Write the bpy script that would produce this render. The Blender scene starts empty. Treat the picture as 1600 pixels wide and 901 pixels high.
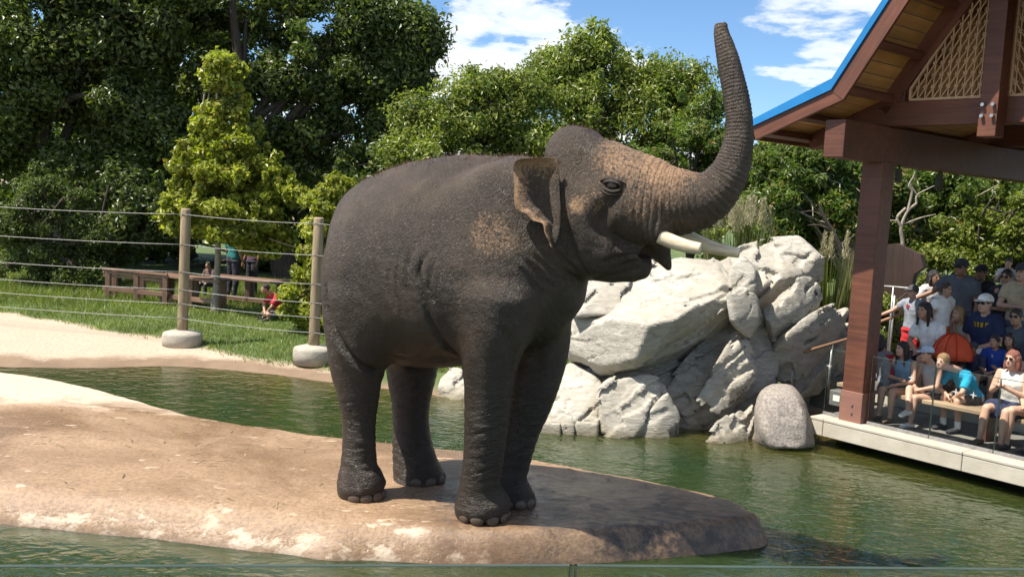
import bpy, bmesh, math, random
import numpy as np
from mathutils import Vector, Matrix, noise as mnoise

scene = bpy.context.scene
COL = scene.collection
R = math.radians

# ---------------------------------------------------------------- camera
W0, H0, FPX = 1600.0, 901.0, 1514.0          # photograph size and focal length in its pixels
EYE = Vector((0.0, 0.0, 2.80))               # metres above the pool's water
PITCH, ROLL = R(5.05), R(3.3)
_f = Vector((0, math.cos(PITCH), -math.sin(PITCH)))
_u0 = Vector((0, math.sin(PITCH), math.cos(PITCH)))
_r0 = Vector((1, 0, 0))
CR = _r0 * math.cos(ROLL) + _u0 * math.sin(ROLL)
CU = _u0 * math.cos(ROLL) - _r0 * math.sin(ROLL)
CF = _f
cam_data = bpy.data.cameras.new('camera')
cam = bpy.data.objects.new('camera', cam_data)
COL.objects.link(cam)
cam.matrix_world = Matrix(((CR.x, CU.x, -CF.x, EYE.x), (CR.y, CU.y, -CF.y, EYE.y), (CR.z, CU.z, -CF.z, EYE.z), (0, 0, 0, 1)))
cam_data.sensor_width = 36.0
cam_data.lens = 36.0 * FPX / W0
cam_data.clip_start = 0.05
cam_data.clip_end = 3000
scene.camera = cam

# ---------------------------------------------------------------- sun, sky, exposure
SUN_EL, SUN_AZ = R(59), math.atan2(-0.951, -0.309)      # azimuth of the sun measured as atan2(x, y)
SUN_DIR = Vector((math.sin(SUN_AZ) * math.cos(SUN_EL), math.cos(SUN_AZ) * math.cos(SUN_EL), math.sin(SUN_EL)))
sl = bpy.data.lights.new('sun', 'SUN')
sl.energy = 5.0; sl.angle = R(0.53); sl.color = (1.0, 0.93, 0.82)
so = bpy.data.objects.new('sun', sl); COL.objects.link(so)
so.rotation_euler = SUN_DIR.to_track_quat('Z', 'Y').to_euler()
so.location = (-30, -20, 40)

world = bpy.data.worlds.new('World'); scene.world = world
world.use_nodes = True
wn = world.node_tree; wn.nodes.clear()

def N(nt, typ, ins=None, **props):
    n = nt.nodes.new(typ)
    for k, v in props.items():
        setattr(n, k, v)
    for k, v in (ins or {}).items():
        s = n.inputs[k]
        if hasattr(v, 'bl_idname') and hasattr(v, 'outputs'):
            nt.links.new(v.outputs[0], s)
        elif hasattr(v, 'is_linked') or v.__class__.__name__.startswith('NodeSocket'):
            nt.links.new(v, s)
        else:
            s.default_value = v
    return n

def ramp(nt, fac, stops, interp='LINEAR'):
    n = N(nt, 'ShaderNodeValToRGB', {0: fac})
    cr = n.color_ramp; cr.interpolation = interp
    while len(cr.elements) < len(stops):
        cr.elements.new(0.5)
    for e, (p, c) in zip(cr.elements, stops):
        e.position = p
        e.color = (c, c, c, 1) if isinstance(c, (int, float)) else (*c, 1)
    return n

def math_(nt, op, a, b=0.0, c=0.0, clamp=False):
    return N(nt, 'ShaderNodeMath', {0: a, 1: b, 2: c}, operation=op, use_clamp=clamp)

def mixc(nt, fac, a, b, blend='MIX'):
    n = N(nt, 'ShaderNodeMix', data_type='RGBA', blend_type=blend)
    for idx, v in ((0, fac), (6, a), (7, b)):
        s = n.inputs[idx]
        if hasattr(v, 'outputs'):
            out = v.outputs[0] if v.bl_idname != 'ShaderNodeMix' else v.outputs[2]
            nt.links.new(out, s)
        elif v.__class__.__name__.startswith('NodeSocket'):
            nt.links.new(v, s)
        elif idx and len(v) == 3:
            s.default_value = (*v, 1)
        else:
            s.default_value = v
    return n

def co(n):
    return n.outputs[2] if n.bl_idname == 'ShaderNodeMix' else n.outputs[0]

sky = N(wn, 'ShaderNodeTexSky', sky_type='NISHITA', sun_disc=False)
sky.sun_elevation = SUN_EL; sky.sun_rotation = SUN_AZ
sky.altitude = 1600; sky.air_density = 1.0; sky.dust_density = 0.3; sky.ozone_density = 2.0
# fair-weather cumulus over the whole dome: noise on the plane of the cloud base
tc = N(wn, 'ShaderNodeTexCoord')
sep = N(wn, 'ShaderNodeSeparateXYZ', {0: tc.outputs['Generated']})
zc = math_(wn, 'MAXIMUM', sep.outputs[2], 0.0)
den = math_(wn, 'ADD', zc, 0.16)
cx = math_(wn, 'DIVIDE', sep.outputs[0], den)
cy = math_(wn, 'DIVIDE', sep.outputs[1], den)
cv = N(wn, 'ShaderNodeCombineXYZ', {0: cx, 1: cy, 2: 0.0})
CLOUD_OFF = (3.1, 0.4, 0.0)
cm = N(wn, 'ShaderNodeMapping', {0: cv, 1: CLOUD_OFF})
cn = N(wn, 'ShaderNodeTexNoise', {'Vector': cm, 'Scale': 1.15, 'Detail': 9.0, 'Roughness': 0.56, 'Lacunarity': 2.1, 'Distortion': 0.15})
cmask = ramp(wn, cn.outputs['Fac'], [(0.512, 0.0), (0.555, 0.7), (0.60, 1.0)], 'EASE')
ctone = ramp(wn, cn.outputs['Fac'], [(0.58, (8.6, 8.8, 9.0)), (0.74, (6.6, 6.9, 7.4))])
skyb = mixc(wn, 1.0, sky, (0.93, 1.12, 1.26), 'MULTIPLY')
skym = mixc(wn, cmask.outputs[0], skyb, ctone)
bg = N(wn, 'ShaderNodeBackground', {0: co(skym), 1: 0.076})
wo = N(wn, 'ShaderNodeOutputWorld', {0: bg})

scene.view_settings.view_transform = 'Standard'
scene.view_settings.look = 'None'
scene.view_settings.exposure = 0.85
scene.view_settings.gamma = 1.0
scene.cycles.max_bounces = 6
scene.cycles.diffuse_bounces = 3
scene.cycles.glossy_bounces = 3
scene.cycles.transmission_bounces = 6
scene.cycles.transparent_max_bounces = 12
scene.cycles.caustics_reflective = False
scene.cycles.caustics_refractive = False
scene.cycles.sample_clamp_indirect = 8
scene.cycles.use_denoising = True

# ---------------------------------------------------------------- helpers: a pixel gives a direction, the surface it meets gives the distance
def ray(px, py):
    return (CF * FPX + CR * (px - W0 / 2) - CU * (py - H0 / 2)).normalized()

def P_z(px, py, z=0.0):
    d = ray(px, py); t = (z - EYE.z) / d.z
    return EYE + d * t

def P_y(px, py, y):
    d = ray(px, py); return EYE + d * ((y - EYE.y) / d.y)

def P_pl(px, py, p0, n):
    d = ray(px, py); return EYE + d * ((p0 - EYE).dot(n) / d.dot(n))

def to_px(p):
    v = Vector(p) - EYE
    k = FPX / v.dot(CF)
    return (W0 / 2 + v.dot(CR) * k, H0 / 2 - v.dot(CU) * k)

def link(o, parent=None):
    COL.objects.link(o)
    if parent is not None:
        o.parent = parent
    return o

def mesh_np(name, V, F, mat=None, parent=None, smooth=False, k=None):
    """V (n,3) array, F (m,k) array of equal-sized faces"""
    V = np.asarray(V, dtype=np.float32); F = np.asarray(F, dtype=np.int32)
    me = bpy.data.meshes.new(name)
    me.vertices.add(len(V)); me.vertices.foreach_set('co', V.ravel())
    kk = F.shape[1]
    me.loops.add(F.size); me.loops.foreach_set('vertex_index', F.ravel())
    me.polygons.add(len(F))
    me.polygons.foreach_set('loop_start', np.arange(0, F.size, kk, dtype=np.int32))
    me.polygons.foreach_set('use_smooth', np.full(len(F), smooth, dtype=bool))
    me.update(calc_edges=True)
    if mat: me.materials.append(mat)
    return link(bpy.data.objects.new(name, me), parent)

def mesh_bm(name, bm, mat=None, parent=None, smooth=False):
    me = bpy.data.meshes.new(name)
    bm.to_mesh(me); bm.free()
    if smooth:
        me.polygons.foreach_set('use_smooth', np.ones(len(me.polygons), dtype=bool))
    if mat:
        for m in (mat if isinstance(mat, (list, tuple)) else [mat]): me.materials.append(m)
    return link(bpy.data.objects.new(name, me), parent)

def empty(name, loc=(0, 0, 0), rz=0.0):
    o = bpy.data.objects.new(name, None)
    o.empty_display_size = 0.1
    o.location = loc; o.rotation_euler = (0, 0, rz)
    return link(o)

def tag(o, label=None, cat=None, group=None, kind=None):
    if label: o['label'] = label
    if cat: o['category'] = cat
    if group: o['group'] = group
    if kind: o['kind'] = kind
    return o

def bm_box(bm, lo, hi, M=None, bevel=0.0):
    """axis-aligned box from lo to hi, then moved by matrix M"""
    c = [(a + b) / 2 for a, b in zip(lo, hi)]; s = [abs(b - a) for a, b in zip(lo, hi)]
    r = bmesh.ops.create_cube(bm, size=1.0, matrix=Matrix.Translation(c) @ Matrix.Diagonal((*s, 1)))
    vs = r['verts']
    if bevel > 0:
        es = list({e for v in vs for e in v.link_edges})
        rb = bmesh.ops.bevel(bm, geom=es, offset=bevel, segments=2, affect='EDGES', profile=0.5)
        vs = list({v for f in rb['faces'] for v in f.verts} | {v for v in vs if v.is_valid})
    if M is not None:
        bmesh.ops.transform(bm, matrix=M, verts=vs)
    return vs

def frame(o, x, z=Vector((0, 0, 1))):
    """matrix with origin o, X axis along x and Z as near z as can be"""
    x = Vector(x).normalized(); z = Vector(z); y = z.cross(x).normalized(); z = x.cross(y)
    o = Vector(o)
    return Matrix(((x.x, y.x, z.x, o.x), (x.y, y.y, z.y, o.y), (x.z, y.z, z.z, o.z), (0, 0, 0, 1)))

def beam(name, a, b, w, h, mat, parent=None, up=(0, 0, 1), bevel=0.008, zoff=0.0):
    """squared timber from a to b, w wide and h high"""
    a = Vector(a); b = Vector(b)
    M = frame(a, b - a, Vector(up))
    bm = bmesh.new()
    bm_box(bm, (0, -w / 2, -h / 2 + zoff), ((b - a).length, w / 2, h / 2 + zoff), None, bevel)
    o = mesh_bm(name, bm, mat, parent)
    if parent is None: o.matrix_world = M
    else: o.matrix_local = parent.matrix_world.inverted() @ M if parent.matrix_world != Matrix() else M
    return o

def tube_np(pts, radii, seg=8, cap=True):
    """vertices and quads of a swept tube"""
    pts = [Vector(p) for p in pts]
    n = len(pts); V = []; F = []
    t = (pts[1] - pts[0]).normalized()
    ref = Vector((0, 0, 1)) if abs(t.z) < 0.9 else Vector((1, 0, 0))
    nrm = t.cross(ref).normalized()
    for i, p in enumerate(pts):
        a = pts[max(i - 1, 0)]; b = pts[min(i + 1, n - 1)]
        t = (b - a).normalized()
        nrm = (nrm - t * nrm.dot(t)).normalized()
        bn = t.cross(nrm)
        r = radii[i] if hasattr(radii, '__len__') else radii
        for k in range(seg):
            an = 2 * math.pi * k / seg
            V.append(p + (nrm * math.cos(an) + bn * math.sin(an)) * r)
    for i in range(n - 1):
        for k in range(seg):
            k2 = (k + 1) % seg
            F.append((i * seg + k, i * seg + k2, (i + 1) * seg + k2, (i + 1) * seg + k))
    if cap:
        V.append(pts[0]); V.append(pts[-1]); c0, c1 = len(V) - 2, len(V) - 1
        for k in range(0, seg):
            k2 = (k + 1) % seg
            F.append((c0, c0, k2, k)); F.append((c1, c1, (n - 1) * seg + k, (n - 1) * seg + k2))
    return V, F

def tube(name, pts, radii, mat, parent=None, seg=8, smooth=True):
    V, F = tube_np(pts, radii, seg)
    bm = bmesh.new()
    vs = [bm.verts.new(v) for v in V]
    for f in F:
        ids = list(dict.fromkeys(f))
        if len(ids) > 2:
            try: bm.faces.new([vs[i] for i in ids])
            except ValueError: pass
    return mesh_bm(name, bm, mat, parent, smooth)

def catmull(pts, per=6):
    pts = [np.array(p, dtype=float) for p in pts]
    out = []
    for i in range(len(pts) - 1):
        p0 = pts[max(i - 1, 0)]; p1 = pts[i]; p2 = pts[i + 1]; p3 = pts[min(i + 2, len(pts) - 1)]
        for k in range(per):
            t = k / per
            out.append(0.5 * ((2 * p1) + (-p0 + p2) * t + (2 * p0 - 5 * p1 + 4 * p2 - p3) * t * t + (-p0 + 3 * p1 - 3 * p2 + p3) * t ** 3))
    out.append(pts[-1])
    return out

# ---------------------------------------------------------------- solid modelling with distance fields (smoothly joined, then meshed)
class Field:
    def __init__(s, lo, hi, h):
        s.lo = np.array(lo, float); s.h = h
        s.n = np.ceil((np.array(hi) - s.lo) / h).astype(int) + 1
        s.d = np.full(s.n, 1e3, np.float32)
    def _win(s, lo, hi, pad):
        i0 = np.clip(np.floor((np.array(lo) - pad - s.lo) / s.h).astype(int), 0, s.n - 1)
        i1 = np.clip(np.ceil((np.array(hi) + pad - s.lo) / s.h).astype(int) + 1, 1, s.n)
        sl_ = tuple(slice(a, b) for a, b in zip(i0, i1))
        ax = [(s.lo[k] + s.h * np.arange(i0[k], i1[k])).astype(np.float32) for k in range(3)]
        return sl_, np.meshgrid(*ax, indexing='ij', sparse=True)
    def _join(s, sl_, d, k):
        o = s.d[sl_]
        if k <= 0:
            np.minimum(o, d, out=o)
        else:
            hh = np.clip(k - np.abs(o - d), 0, None) / k
            s.d[sl_] = np.minimum(o, d) - hh * hh * k * 0.25
    def _cut(s, sl_, d, k):
        o = s.d[sl_]; d = -d
        hh = np.clip(k - np.abs(o - d), 0, None) / k
        s.d[sl_] = np.maximum(o, d) + hh * hh * k * 0.25
    def ell(s, c, r, k=0.05, rot=None, cut=False):
        c = np.array(c, float); r = np.array(r, float)
        m = r.max()
        sl_, (X, Y, Z) = s._win(c - m, c + m, k + 3 * s.h)
        X = X - c[0]; Y = Y - c[1]; Z = Z - c[2]
        if rot is not None:
            A = np.array(rot.to_3x3() if hasattr(rot, 'to_3x3') else rot).T
            X, Y, Z = A[0, 0] * X + A[0, 1] * Y + A[0, 2] * Z, A[1, 0] * X + A[1, 1] * Y + A[1, 2] * Z, A[2, 0] * X + A[2, 1] * Y + A[2, 2] * Z
        k0 = np.sqrt((X / r[0]) ** 2 + (Y / r[1]) ** 2 + (Z / r[2]) ** 2)
        k1 = np.sqrt((X / r[0] ** 2) ** 2 + (Y / r[1] ** 2) ** 2 + (Z / r[2] ** 2) ** 2)
        d = k0 * (k0 - 1) / np.maximum(k1, 1e-6)
        (s._cut if cut else s._join)(sl_, d.astype(np.float32), k)
    def tube(s, pts, ra, rb=None, up=(0, 0, 1), k=0.05, cut=False, capf=0.6):
        """swept elliptical tube: ra = half size along 'up', rb = half size sideways"""
        pts = np.array(pts, float); ra = np.array(ra, float)
        rb = ra if rb is None else np.array(rb, float)
        m = max(ra.max(), rb.max())
        sl_, (X, Y, Z) = s._win(pts.min(0) - m, pts.max(0) + m, k + 3 * s.h)
        best = None
        up = np.array(up, float)
        for i in range(len(pts) - 1):
            a, b = pts[i], pts[i + 1]
            t_ = b - a; L = np.linalg.norm(t_); t_ = t_ / L
            side = np.cross(t_, up); side /= np.linalg.norm(side)
            v_ = np.cross(side, t_)
            X0 = X - a[0]; Y0 = Y - a[1]; Z0 = Z - a[2]
            w = X0 * t_[0] + Y0 * t_[1] + Z0 * t_[2]
            q = np.clip(w / L, 0, 1)
            A = ra[i] + (ra[i + 1] - ra[i]) * q
            B = rb[i] + (rb[i + 1] - rb[i]) * q
            du = (X0 * v_[0] + Y0 * v_[1] + Z0 * v_[2]) / A
            ds = (X0 * side[0] + Y0 * side[1] + Z0 * side[2]) / B
            ex = (w - q * L) / (np.minimum(A, B) * capf)
            mn = np.minimum(A, B)
            d = (np.sqrt(du * du + ds * ds + ex * ex) - 1) * mn
            best = d if best is None else np.minimum(best, d)
        (s._cut if cut else s._join)(sl_, best.astype(np.float32), k)
    def mesh(s):
        import openvdb as vdb
        g = vdb.FloatGrid(1e3)
        g.copyFromArray(np.ascontiguousarray(s.d))
        P, Q = g.convertToQuads(0.0)
        P = P * s.h + s.lo
        return P, Q.astype(np.int32)[:, ::-1]

def relax(P, Q, it=3, lam=0.5):
    e = np.concatenate([Q[:, [0, 1]], Q[:, [1, 2]], Q[:, [2, 3]], Q[:, [3, 0]]])
    n = len(P)
    deg = np.bincount(e[:, 0], minlength=n) + np.bincount(e[:, 1], minlength=n)
    for _ in range(it):
        S = np.zeros_like(P)
        for c in range(3):
            S[:, c] = np.bincount(e[:, 0], P[e[:, 1], c], n) + np.bincount(e[:, 1], P[e[:, 0], c], n)
        P = P + lam * (S / np.maximum(deg, 1)[:, None] - P)
    return P

def vnormals(P, Q):
    a = P[Q[:, 2]] - P[Q[:, 0]]; b = P[Q[:, 3]] - P[Q[:, 1]]
    fn = np.cross(a, b); n = np.zeros_like(P)
    for c in range(3):
        for k in range(4):
            n[:, c] += np.bincount(Q[:, k], fn[:, c], len(P))
    return n / np.maximum(np.linalg.norm(n, axis=1), 1e-9)[:, None]

def vnoise(P, scale, seed=0):
    """smooth value noise on points, numpy only"""
    p = P * scale + seed * 17.31
    i = np.floor(p).astype(np.int64); f = p - i; f = f * f * (3 - 2 * f)
    def h(x, y, z):
        n = (x * 374761393 + y * 668265263 + z * 2147483647 + seed * 1274126177) & 0xffffffff
        n = ((n ^ (n >> 13)) * 1274126177) & 0xffffffff
        return ((n ^ (n >> 16)) & 0xffff) / 32767.5 - 1.0
    r = 0
    for dx in (0, 1):
        for dy in (0, 1):
            for dz in (0, 1):
                w = (f[:, 0] if dx else 1 - f[:, 0]) * (f[:, 1] if dy else 1 - f[:, 1]) * (f[:, 2] if dz else 1 - f[:, 2])
                r = r + w * h(i[:, 0] + dx, i[:, 1] + dy, i[:, 2] + dz)
    return r

def fbm(P, scale, seed=0, oct=4, gain=0.5):
    r = 0; a = 1.0
    for o in range(oct):
        r = r + a * vnoise(P, scale * 2 ** o, seed + o); a *= gain
    return r

def set_attr(o, name, arr):
    at = o.data.attributes.new(name, 'FLOAT', 'POINT')
    at.data.foreach_set('value', np.asarray(arr, np.float32))

# ---------------------------------------------------------------- materials
def new_mat(name):
    m = bpy.data.materials.new(name); m.use_nodes = True
    nt = m.node_tree; nt.nodes.clear()
    out = N(nt, 'ShaderNodeOutputMaterial')
    b = N(nt, 'ShaderNodeBsdfPrincipled')
    nt.links.new(b.outputs[0], out.inputs[0])
    return m, nt, b

def simple(name, col, rough=0.6, var=0.12, scale=8.0, bump=0.0, bscale=40.0, metal=0.0, spec=0.5, stretch=None, col2=None):
    """coloured surface with a noise variation of the colour and a fine relief"""
    m, nt, b = new_mat(name)
    tc_ = N(nt, 'ShaderNodeTexCoord')
    v = tc_.outputs['Object']
    if stretch:
        v = N(nt, 'ShaderNodeMapping', {0: v, 3: stretch}).outputs[0]
    n1 = N(nt, 'ShaderNodeTexNoise', {'Vector': v, 'Scale': scale, 'Detail': 5.0, 'Roughness': 0.6})
    c2 = col2 or tuple(min(1, c * (1 + 2.2 * var)) for c in col)
    c1 = tuple(c * (1 - var) for c in col) if not col2 else col
    r_ = ramp(nt, n1.outputs['Fac'], [(0.3, c1), (0.7, c2)])
    nt.links.new(r_.outputs[0], b.inputs['Base Color'])
    b.inputs['Roughness'].default_value = rough
    b.inputs['Metallic'].default_value = metal
    b.inputs['Specular IOR Level'].default_value = spec
    if bump > 0:
        n2 = N(nt, 'ShaderNodeTexNoise', {'Vector': v, 'Scale': bscale, 'Detail': 6.0, 'Roughness': 0.65})
        bp = N(nt, 'ShaderNodeBump', {'Strength': bump, 'Distance': 0.02, 'Height': n2.outputs['Fac']})
        nt.links.new(bp.outputs[0], b.inputs['Normal'])
    return m
# ================================================================ the setting: pool, concrete island, banks, lawn
m_water, nt, b = new_mat('pool_water')
g = N(nt, 'ShaderNodeNewGeometry')
wn1 = N(nt, 'ShaderNodeTexNoise', {'Vector': g.outputs['Position'], 'Scale': 0.35, 'Detail': 3.0})
wc = ramp(nt, wn1.outputs['Fac'], [(0.3, (0.015, 0.034, 0.010)), (0.7, (0.028, 0.044, 0.012))])
wsp = N(nt, 'ShaderNodeSeparateXYZ', {0: g.outputs['Position']})
silt = math_(nt, 'MULTIPLY_ADD', wsp.outputs[1], 0.30, math_(nt, 'MULTIPLY_ADD', wsp.outputs[0], 0.10, math_(nt, 'MULTIPLY_ADD', wn1.outputs['Fac'], 0.9, -3.75).outputs[0]).outputs[0], clamp=True)
wc2 = mixc(nt, silt.outputs[0], wc, (0.066, 0.056, 0.013))
nt.links.new(co(wc2), b.inputs['Base Color'])
b.inputs['Roughness'].default_value = 0.035
b.inputs['IOR'].default_value = 1.5
b.subsurface_method = 'BURLEY'
b.inputs['Subsurface Weight'].default_value = 1.0
b.inputs['Subsurface Radius'].default_value = (0.5, 0.7, 0.35)
b.inputs['Subsurface Scale'].default_value = 0.6
b.inputs['Specular IOR Level'].default_value = 0.6
mp = N(nt, 'ShaderNodeMapping', {0: g.outputs['Position'], 3: (1.0, 1.35, 1.0), 2: (0, 0, 0.25)})
a1 = N(nt, 'ShaderNodeTexNoise', {'Vector': mp, 'Scale': 3.0, 'Detail': 2.0, 'Roughness': 0.5, 'Distortion': 0.6})
a2 = N(nt, 'ShaderNodeTexNoise', {'Vector': mp, 'Scale': 9.0, 'Detail': 3.0, 'Roughness': 0.55, 'Distortion': 0.4})
hs = math_(nt, 'MULTIPLY_ADD', a2.outputs['Fac'], 0.42, a1.outputs['Fac'])
bp = N(nt, 'ShaderNodeBump', {'Strength': 0.5, 'Distance': 0.045, 'Height': hs})
nt.links.new(bp.outputs[0], b.inputs['Normal'])
water = mesh_np('water', [(-60, -6, 0), (60, -6, 0), (60, 30, 0), (-60, 30, 0)], [(0, 1, 2, 3)], m_water)
tag(water, kind='structure', label='rippled green pool water around the concrete island')

def poly_sd(X, Y, poly):
    """signed distance to a polygon, positive inside"""
    poly = np.array(poly); d = np.full(X.shape, 1e9); ins = np.zeros(X.shape, bool)
    for i in range(len(poly)):
        a = poly[i]; b_ = poly[(i + 1) % len(poly)]
        e = b_ - a; L = (e * e).sum()
        t = np.clip(((X - a[0]) * e[0] + (Y - a[1]) * e[1]) / L, 0, 1)
        d = np.minimum(d, np.hypot(X - a[0] - t * e[0], Y - a[1] - t * e[1]))
        c = ((a[1] > Y) != (b_[1] > Y)) & (X < (b_[0] - a[0]) * (Y - a[1]) / (b_[1] - a[1] + 1e-12) + a[0])
        ins ^= c
    return np.where(ins, d, -d)

def grid_mesh(name, x0, x1, y0, y1, h, zf, keep, mat, attr=None):
    xs = np.arange(x0, x1 + h, h); ys = np.arange(y0, y1 + h, h)
    X, Y = np.meshgrid(xs, ys, indexing='ij')
    Z, K, A = zf(X, Y)
    idx = -np.ones(X.shape, int); idx[K] = np.arange(K.sum())
    f = np.stack([idx[:-1, :-1], idx[1:, :-1], idx[1:, 1:], idx[:-1, 1:]], -1).reshape(-1, 4)
    f = f[(f >= 0).all(1)]
    o = mesh_np(name, np.stack([X[K], Y[K], Z[K]], -1), f, mat, smooth=True)
    for k_, a_ in (A or {}).items(): set_attr(o, k_, a_[K])
    return o

# --- island outline: far rim seen at its top, near rim at the waterline
PLT = 0.25
isl = [P_z(x, y, 0.22).to_2d() for x, y in [(-420, 555), (-150, 566), (0, 577), (100, 591), (200, 611), (300, 641), (380, 656), (500, 673), (620, 687), (760, 702), (850, 713), (950, 734), (1050, 758), (1130, 774), (1175, 790), (1200, 808)]]
isl += [P_z(x, y, 0.0).to_2d() for x, y in [(1214, 836), (1196, 849), (1160, 857), (1080, 870), (1000, 877), (870, 882), (740, 882), (640, 881), (520, 872), (350, 854), (250, 842), (130, 828), (0, 815), (-200, 795), (-600, 770)]]
isl = [tuple(p) for p in catmull(isl, 4)]
def island_z(X, Y):
    P3 = np.stack([X.ravel(), Y.ravel(), np.zeros(X.size)], -1)
    d = poly_sd(X, Y, isl)
    d = d + 0.05 * fbm(P3, 1.3, 3, 3).reshape(X.shape)
    lipw = 0.34 - 0.19 * np.clip((X + 1.2) / 1.6, 0, 1) * np.clip((9.6 - Y) / 0.6, 0, 1)
    t = np.clip(d / lipw, -1.0, 1.0)
    z = np.where(d > 0, PLT * (1 - (1 - np.clip(t, 0, 1)) ** 2.6), d * 1.6)
    z = z + 0.03 * np.clip((d - 0.3) / 1.5, 0, 1) + 0.006 * fbm(P3, 2.2, 9, 4).reshape(X.shape) * np.clip(d / 0.2 + 0.5, 0, 1)
    z = z + 0.004 * fbm(P3, 14.0, 5, 2).reshape(X.shape)
    return z, d
def isl_zf(X, Y):
    z, d = island_z(X, Y)
    P3 = np.stack([X.ravel(), Y.ravel(), np.zeros(X.size)], -1)
    wp = P_z(905, 800, 0.2); wq = P_z(1120, 815, 0.2)
    u = np.clip(((X - wp.x) * (wq.x - wp.x) + (Y - wp.y) * (wq.y - wp.y)) / ((wq - wp).length ** 2), -0.6, 1)
    dw = np.hypot(X - wp.x - u * (wq.x - wp.x), Y - wp.y - u * (wq.y - wp.y))
    wet = np.clip(1.45 - dw / 0.70 + 0.45 * fbm(P3, 2.4, 31, 4).reshape(X.shape), 0, 1)  # wet patch laid where the elephant's shadow falls
    return z, d > -0.35, {'rim': d, 'wet': wet}
m_isl, nt, b = new_mat('wet_concrete')
g = N(nt, 'ShaderNodeNewGeometry'); pos = g.outputs['Position']
rim = N(nt, 'ShaderNodeAttribute', attribute_name='rim').outputs['Fac']
sp = N(nt, 'ShaderNodeSeparateXYZ', {0: pos})
# dry pale concrete far to the left, damp brown film over the rest with worn-through pale patches
n_big = N(nt, 'ShaderNodeTexNoise', {'Vector': pos, 'Scale': 0.8, 'Detail': 6.0, 'Roughness': 0.6, 'Distortion': 0.5})
mpx = N(nt, 'ShaderNodeMapping', {0: pos, 3: (1.2, 3.2, 1.0), 2: (0, 0, 0.2)})
n_pat = N(nt, 'ShaderNodeTexNoise', {'Vector': mpx, 'Scale': 2.6, 'Detail': 7.0, 'Roughness': 0.66})
n_fin = N(nt, 'ShaderNodeTexNoise', {'Vector': pos, 'Scale': 30.0, 'Detail': 6.0, 'Roughness': 0.7})
# line that parts dry (beyond) from damp: y > 9.6 - 0.17 x on the left
dryl = math_(nt, 'MULTIPLY_ADD', sp.outputs[0], 0.10, sp.outputs[1])
dry0 = math_(nt, 'MULTIPLY_ADD', n_big.outputs['Fac'], 1.5, math_(nt, 'SUBTRACT', dryl, 10.85).outputs[0])
dry = math_(nt, 'MULTIPLY', dry0, 3.0, clamp=True)
rimn = math_(nt, 'MULTIPLY_ADD', n_pat.outputs['Fac'], -0.55, math_(nt, 'MULTIPLY_ADD', rim, -0.16, 0.30).outputs[0])
leftm = ramp(nt, math_(nt, 'MULTIPLY_ADD', sp.outputs[0], -0.2, 0.5).outputs[0], [(0.44, 0.0), (0.62, 1.0)])
patch = math_(nt, 'MULTIPLY', math_(nt, 'MULTIPLY', math_(nt, 'ADD', rimn, -0.035).outputs[0], 26.0, clamp=True).outputs[0], leftm.outputs[0])
patch_in = ramp(nt, n_pat.outputs['Fac'], [(0.335, 1.0), (0.36, 0.0)])
pm0 = math_(nt, 'MAXIMUM', dry, patch, clamp=True)
pm = math_(nt, 'MAXIMUM', pm0, math_(nt, 'MULTIPLY', patch_in.outputs[0], 0.75).outputs[0], clamp=True)
wetc = ramp(nt, n_big.outputs['Fac'], [(0.3, (0.20, 0.118, 0.065)), (0.52, (0.31, 0.20, 0.118)), (0.72, (0.40, 0.27, 0.165))])
wet2 = mixc(nt, ramp(nt, n_fin.outputs['Fac'], [(0.36, 0.6), (0.56, 0.0)]).outputs[0], wetc, (0.13, 0.085, 0.055))
dryc = ramp(nt, n_fin.outputs['Fac'], [(0.3, (0.47, 0.36, 0.255)), (0.65, (0.60, 0.485, 0.365))])
c0 = mixc(nt, pm.outputs[0], wet2, dryc)
# waterline scum: dark algae band right at the water
alg = ramp(nt, sp.outputs[2], [(0.0, 0.75), (0.075, 0.0)])
c1 = mixc(nt, math_(nt, 'MULTIPLY', alg.outputs[0], math_(nt, 'MULTIPLY_ADD', n_big.outputs['Fac'], 1.2, 0.1).outputs[0], clamp=True).outputs[0], c0, (0.10, 0.062, 0.032))
wt = N(nt, 'ShaderNodeAttribute', attribute_name='wet').outputs['Fac']
stk = N(nt, 'ShaderNodeTexNoise', {'Vector': N(nt, 'ShaderNodeMapping', {0: pos, 3: (0.5, 3.0, 1.0), 2: (0, 0, 0.3)}).outputs[0], 'Scale': 1.6, 'Detail': 5.0, 'Roughness': 0.65})
c1 = mixc(nt, ramp(nt, stk.outputs['Fac'], [(0.60, 0.0), (0.72, 0.55)]).outputs[0], c1, (0.10, 0.068, 0.045))
wn_ = ramp(nt, N(nt, 'ShaderNodeTexNoise', {'Vector': N(nt, 'ShaderNodeMapping', {0: pos, 3: (1.0, 2.2, 1.0)}).outputs[0], 'Scale': 7.0, 'Detail': 6.0, 'Roughness': 0.7}).outputs['Fac'], [(0.38, 0.25), (0.58, 1.0)])
wet_shade_mask = math_(nt, 'MULTIPLY', wt, wn_.outputs[0])
c1 = mixc(nt, math_(nt, 'MULTIPLY', wet_shade_mask, 0.95).outputs[0], c1, (0.035, 0.028, 0.026))  # wet patch, coloured near black to deepen the elephant's shadow too
nt.links.new(co(c1), b.inputs['Base Color'])
pud = ramp(nt, n_big.outputs['Fac'], [(0.42, 0.20), (0.55, 0.5)])
ro = math_(nt, 'MULTIPLY_ADD', pm.outputs[0], 0.45, pud.outputs[0], clamp=True)
ro = math_(nt, 'MULTIPLY_ADD', wt, -0.48, ro.outputs[0], clamp=True)
splash = ramp(nt, math_(nt, 'MULTIPLY_ADD', n_pat.outputs['Fac'], 0.12, sp.outputs[2]).outputs[0], [(0.12, 0.5), (0.20, 0.0)])
ro = math_(nt, 'SUBTRACT', ro.outputs[0], splash.outputs[0])
ro = math_(nt, 'MAXIMUM', ro.outputs[0], 0.13)
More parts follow.
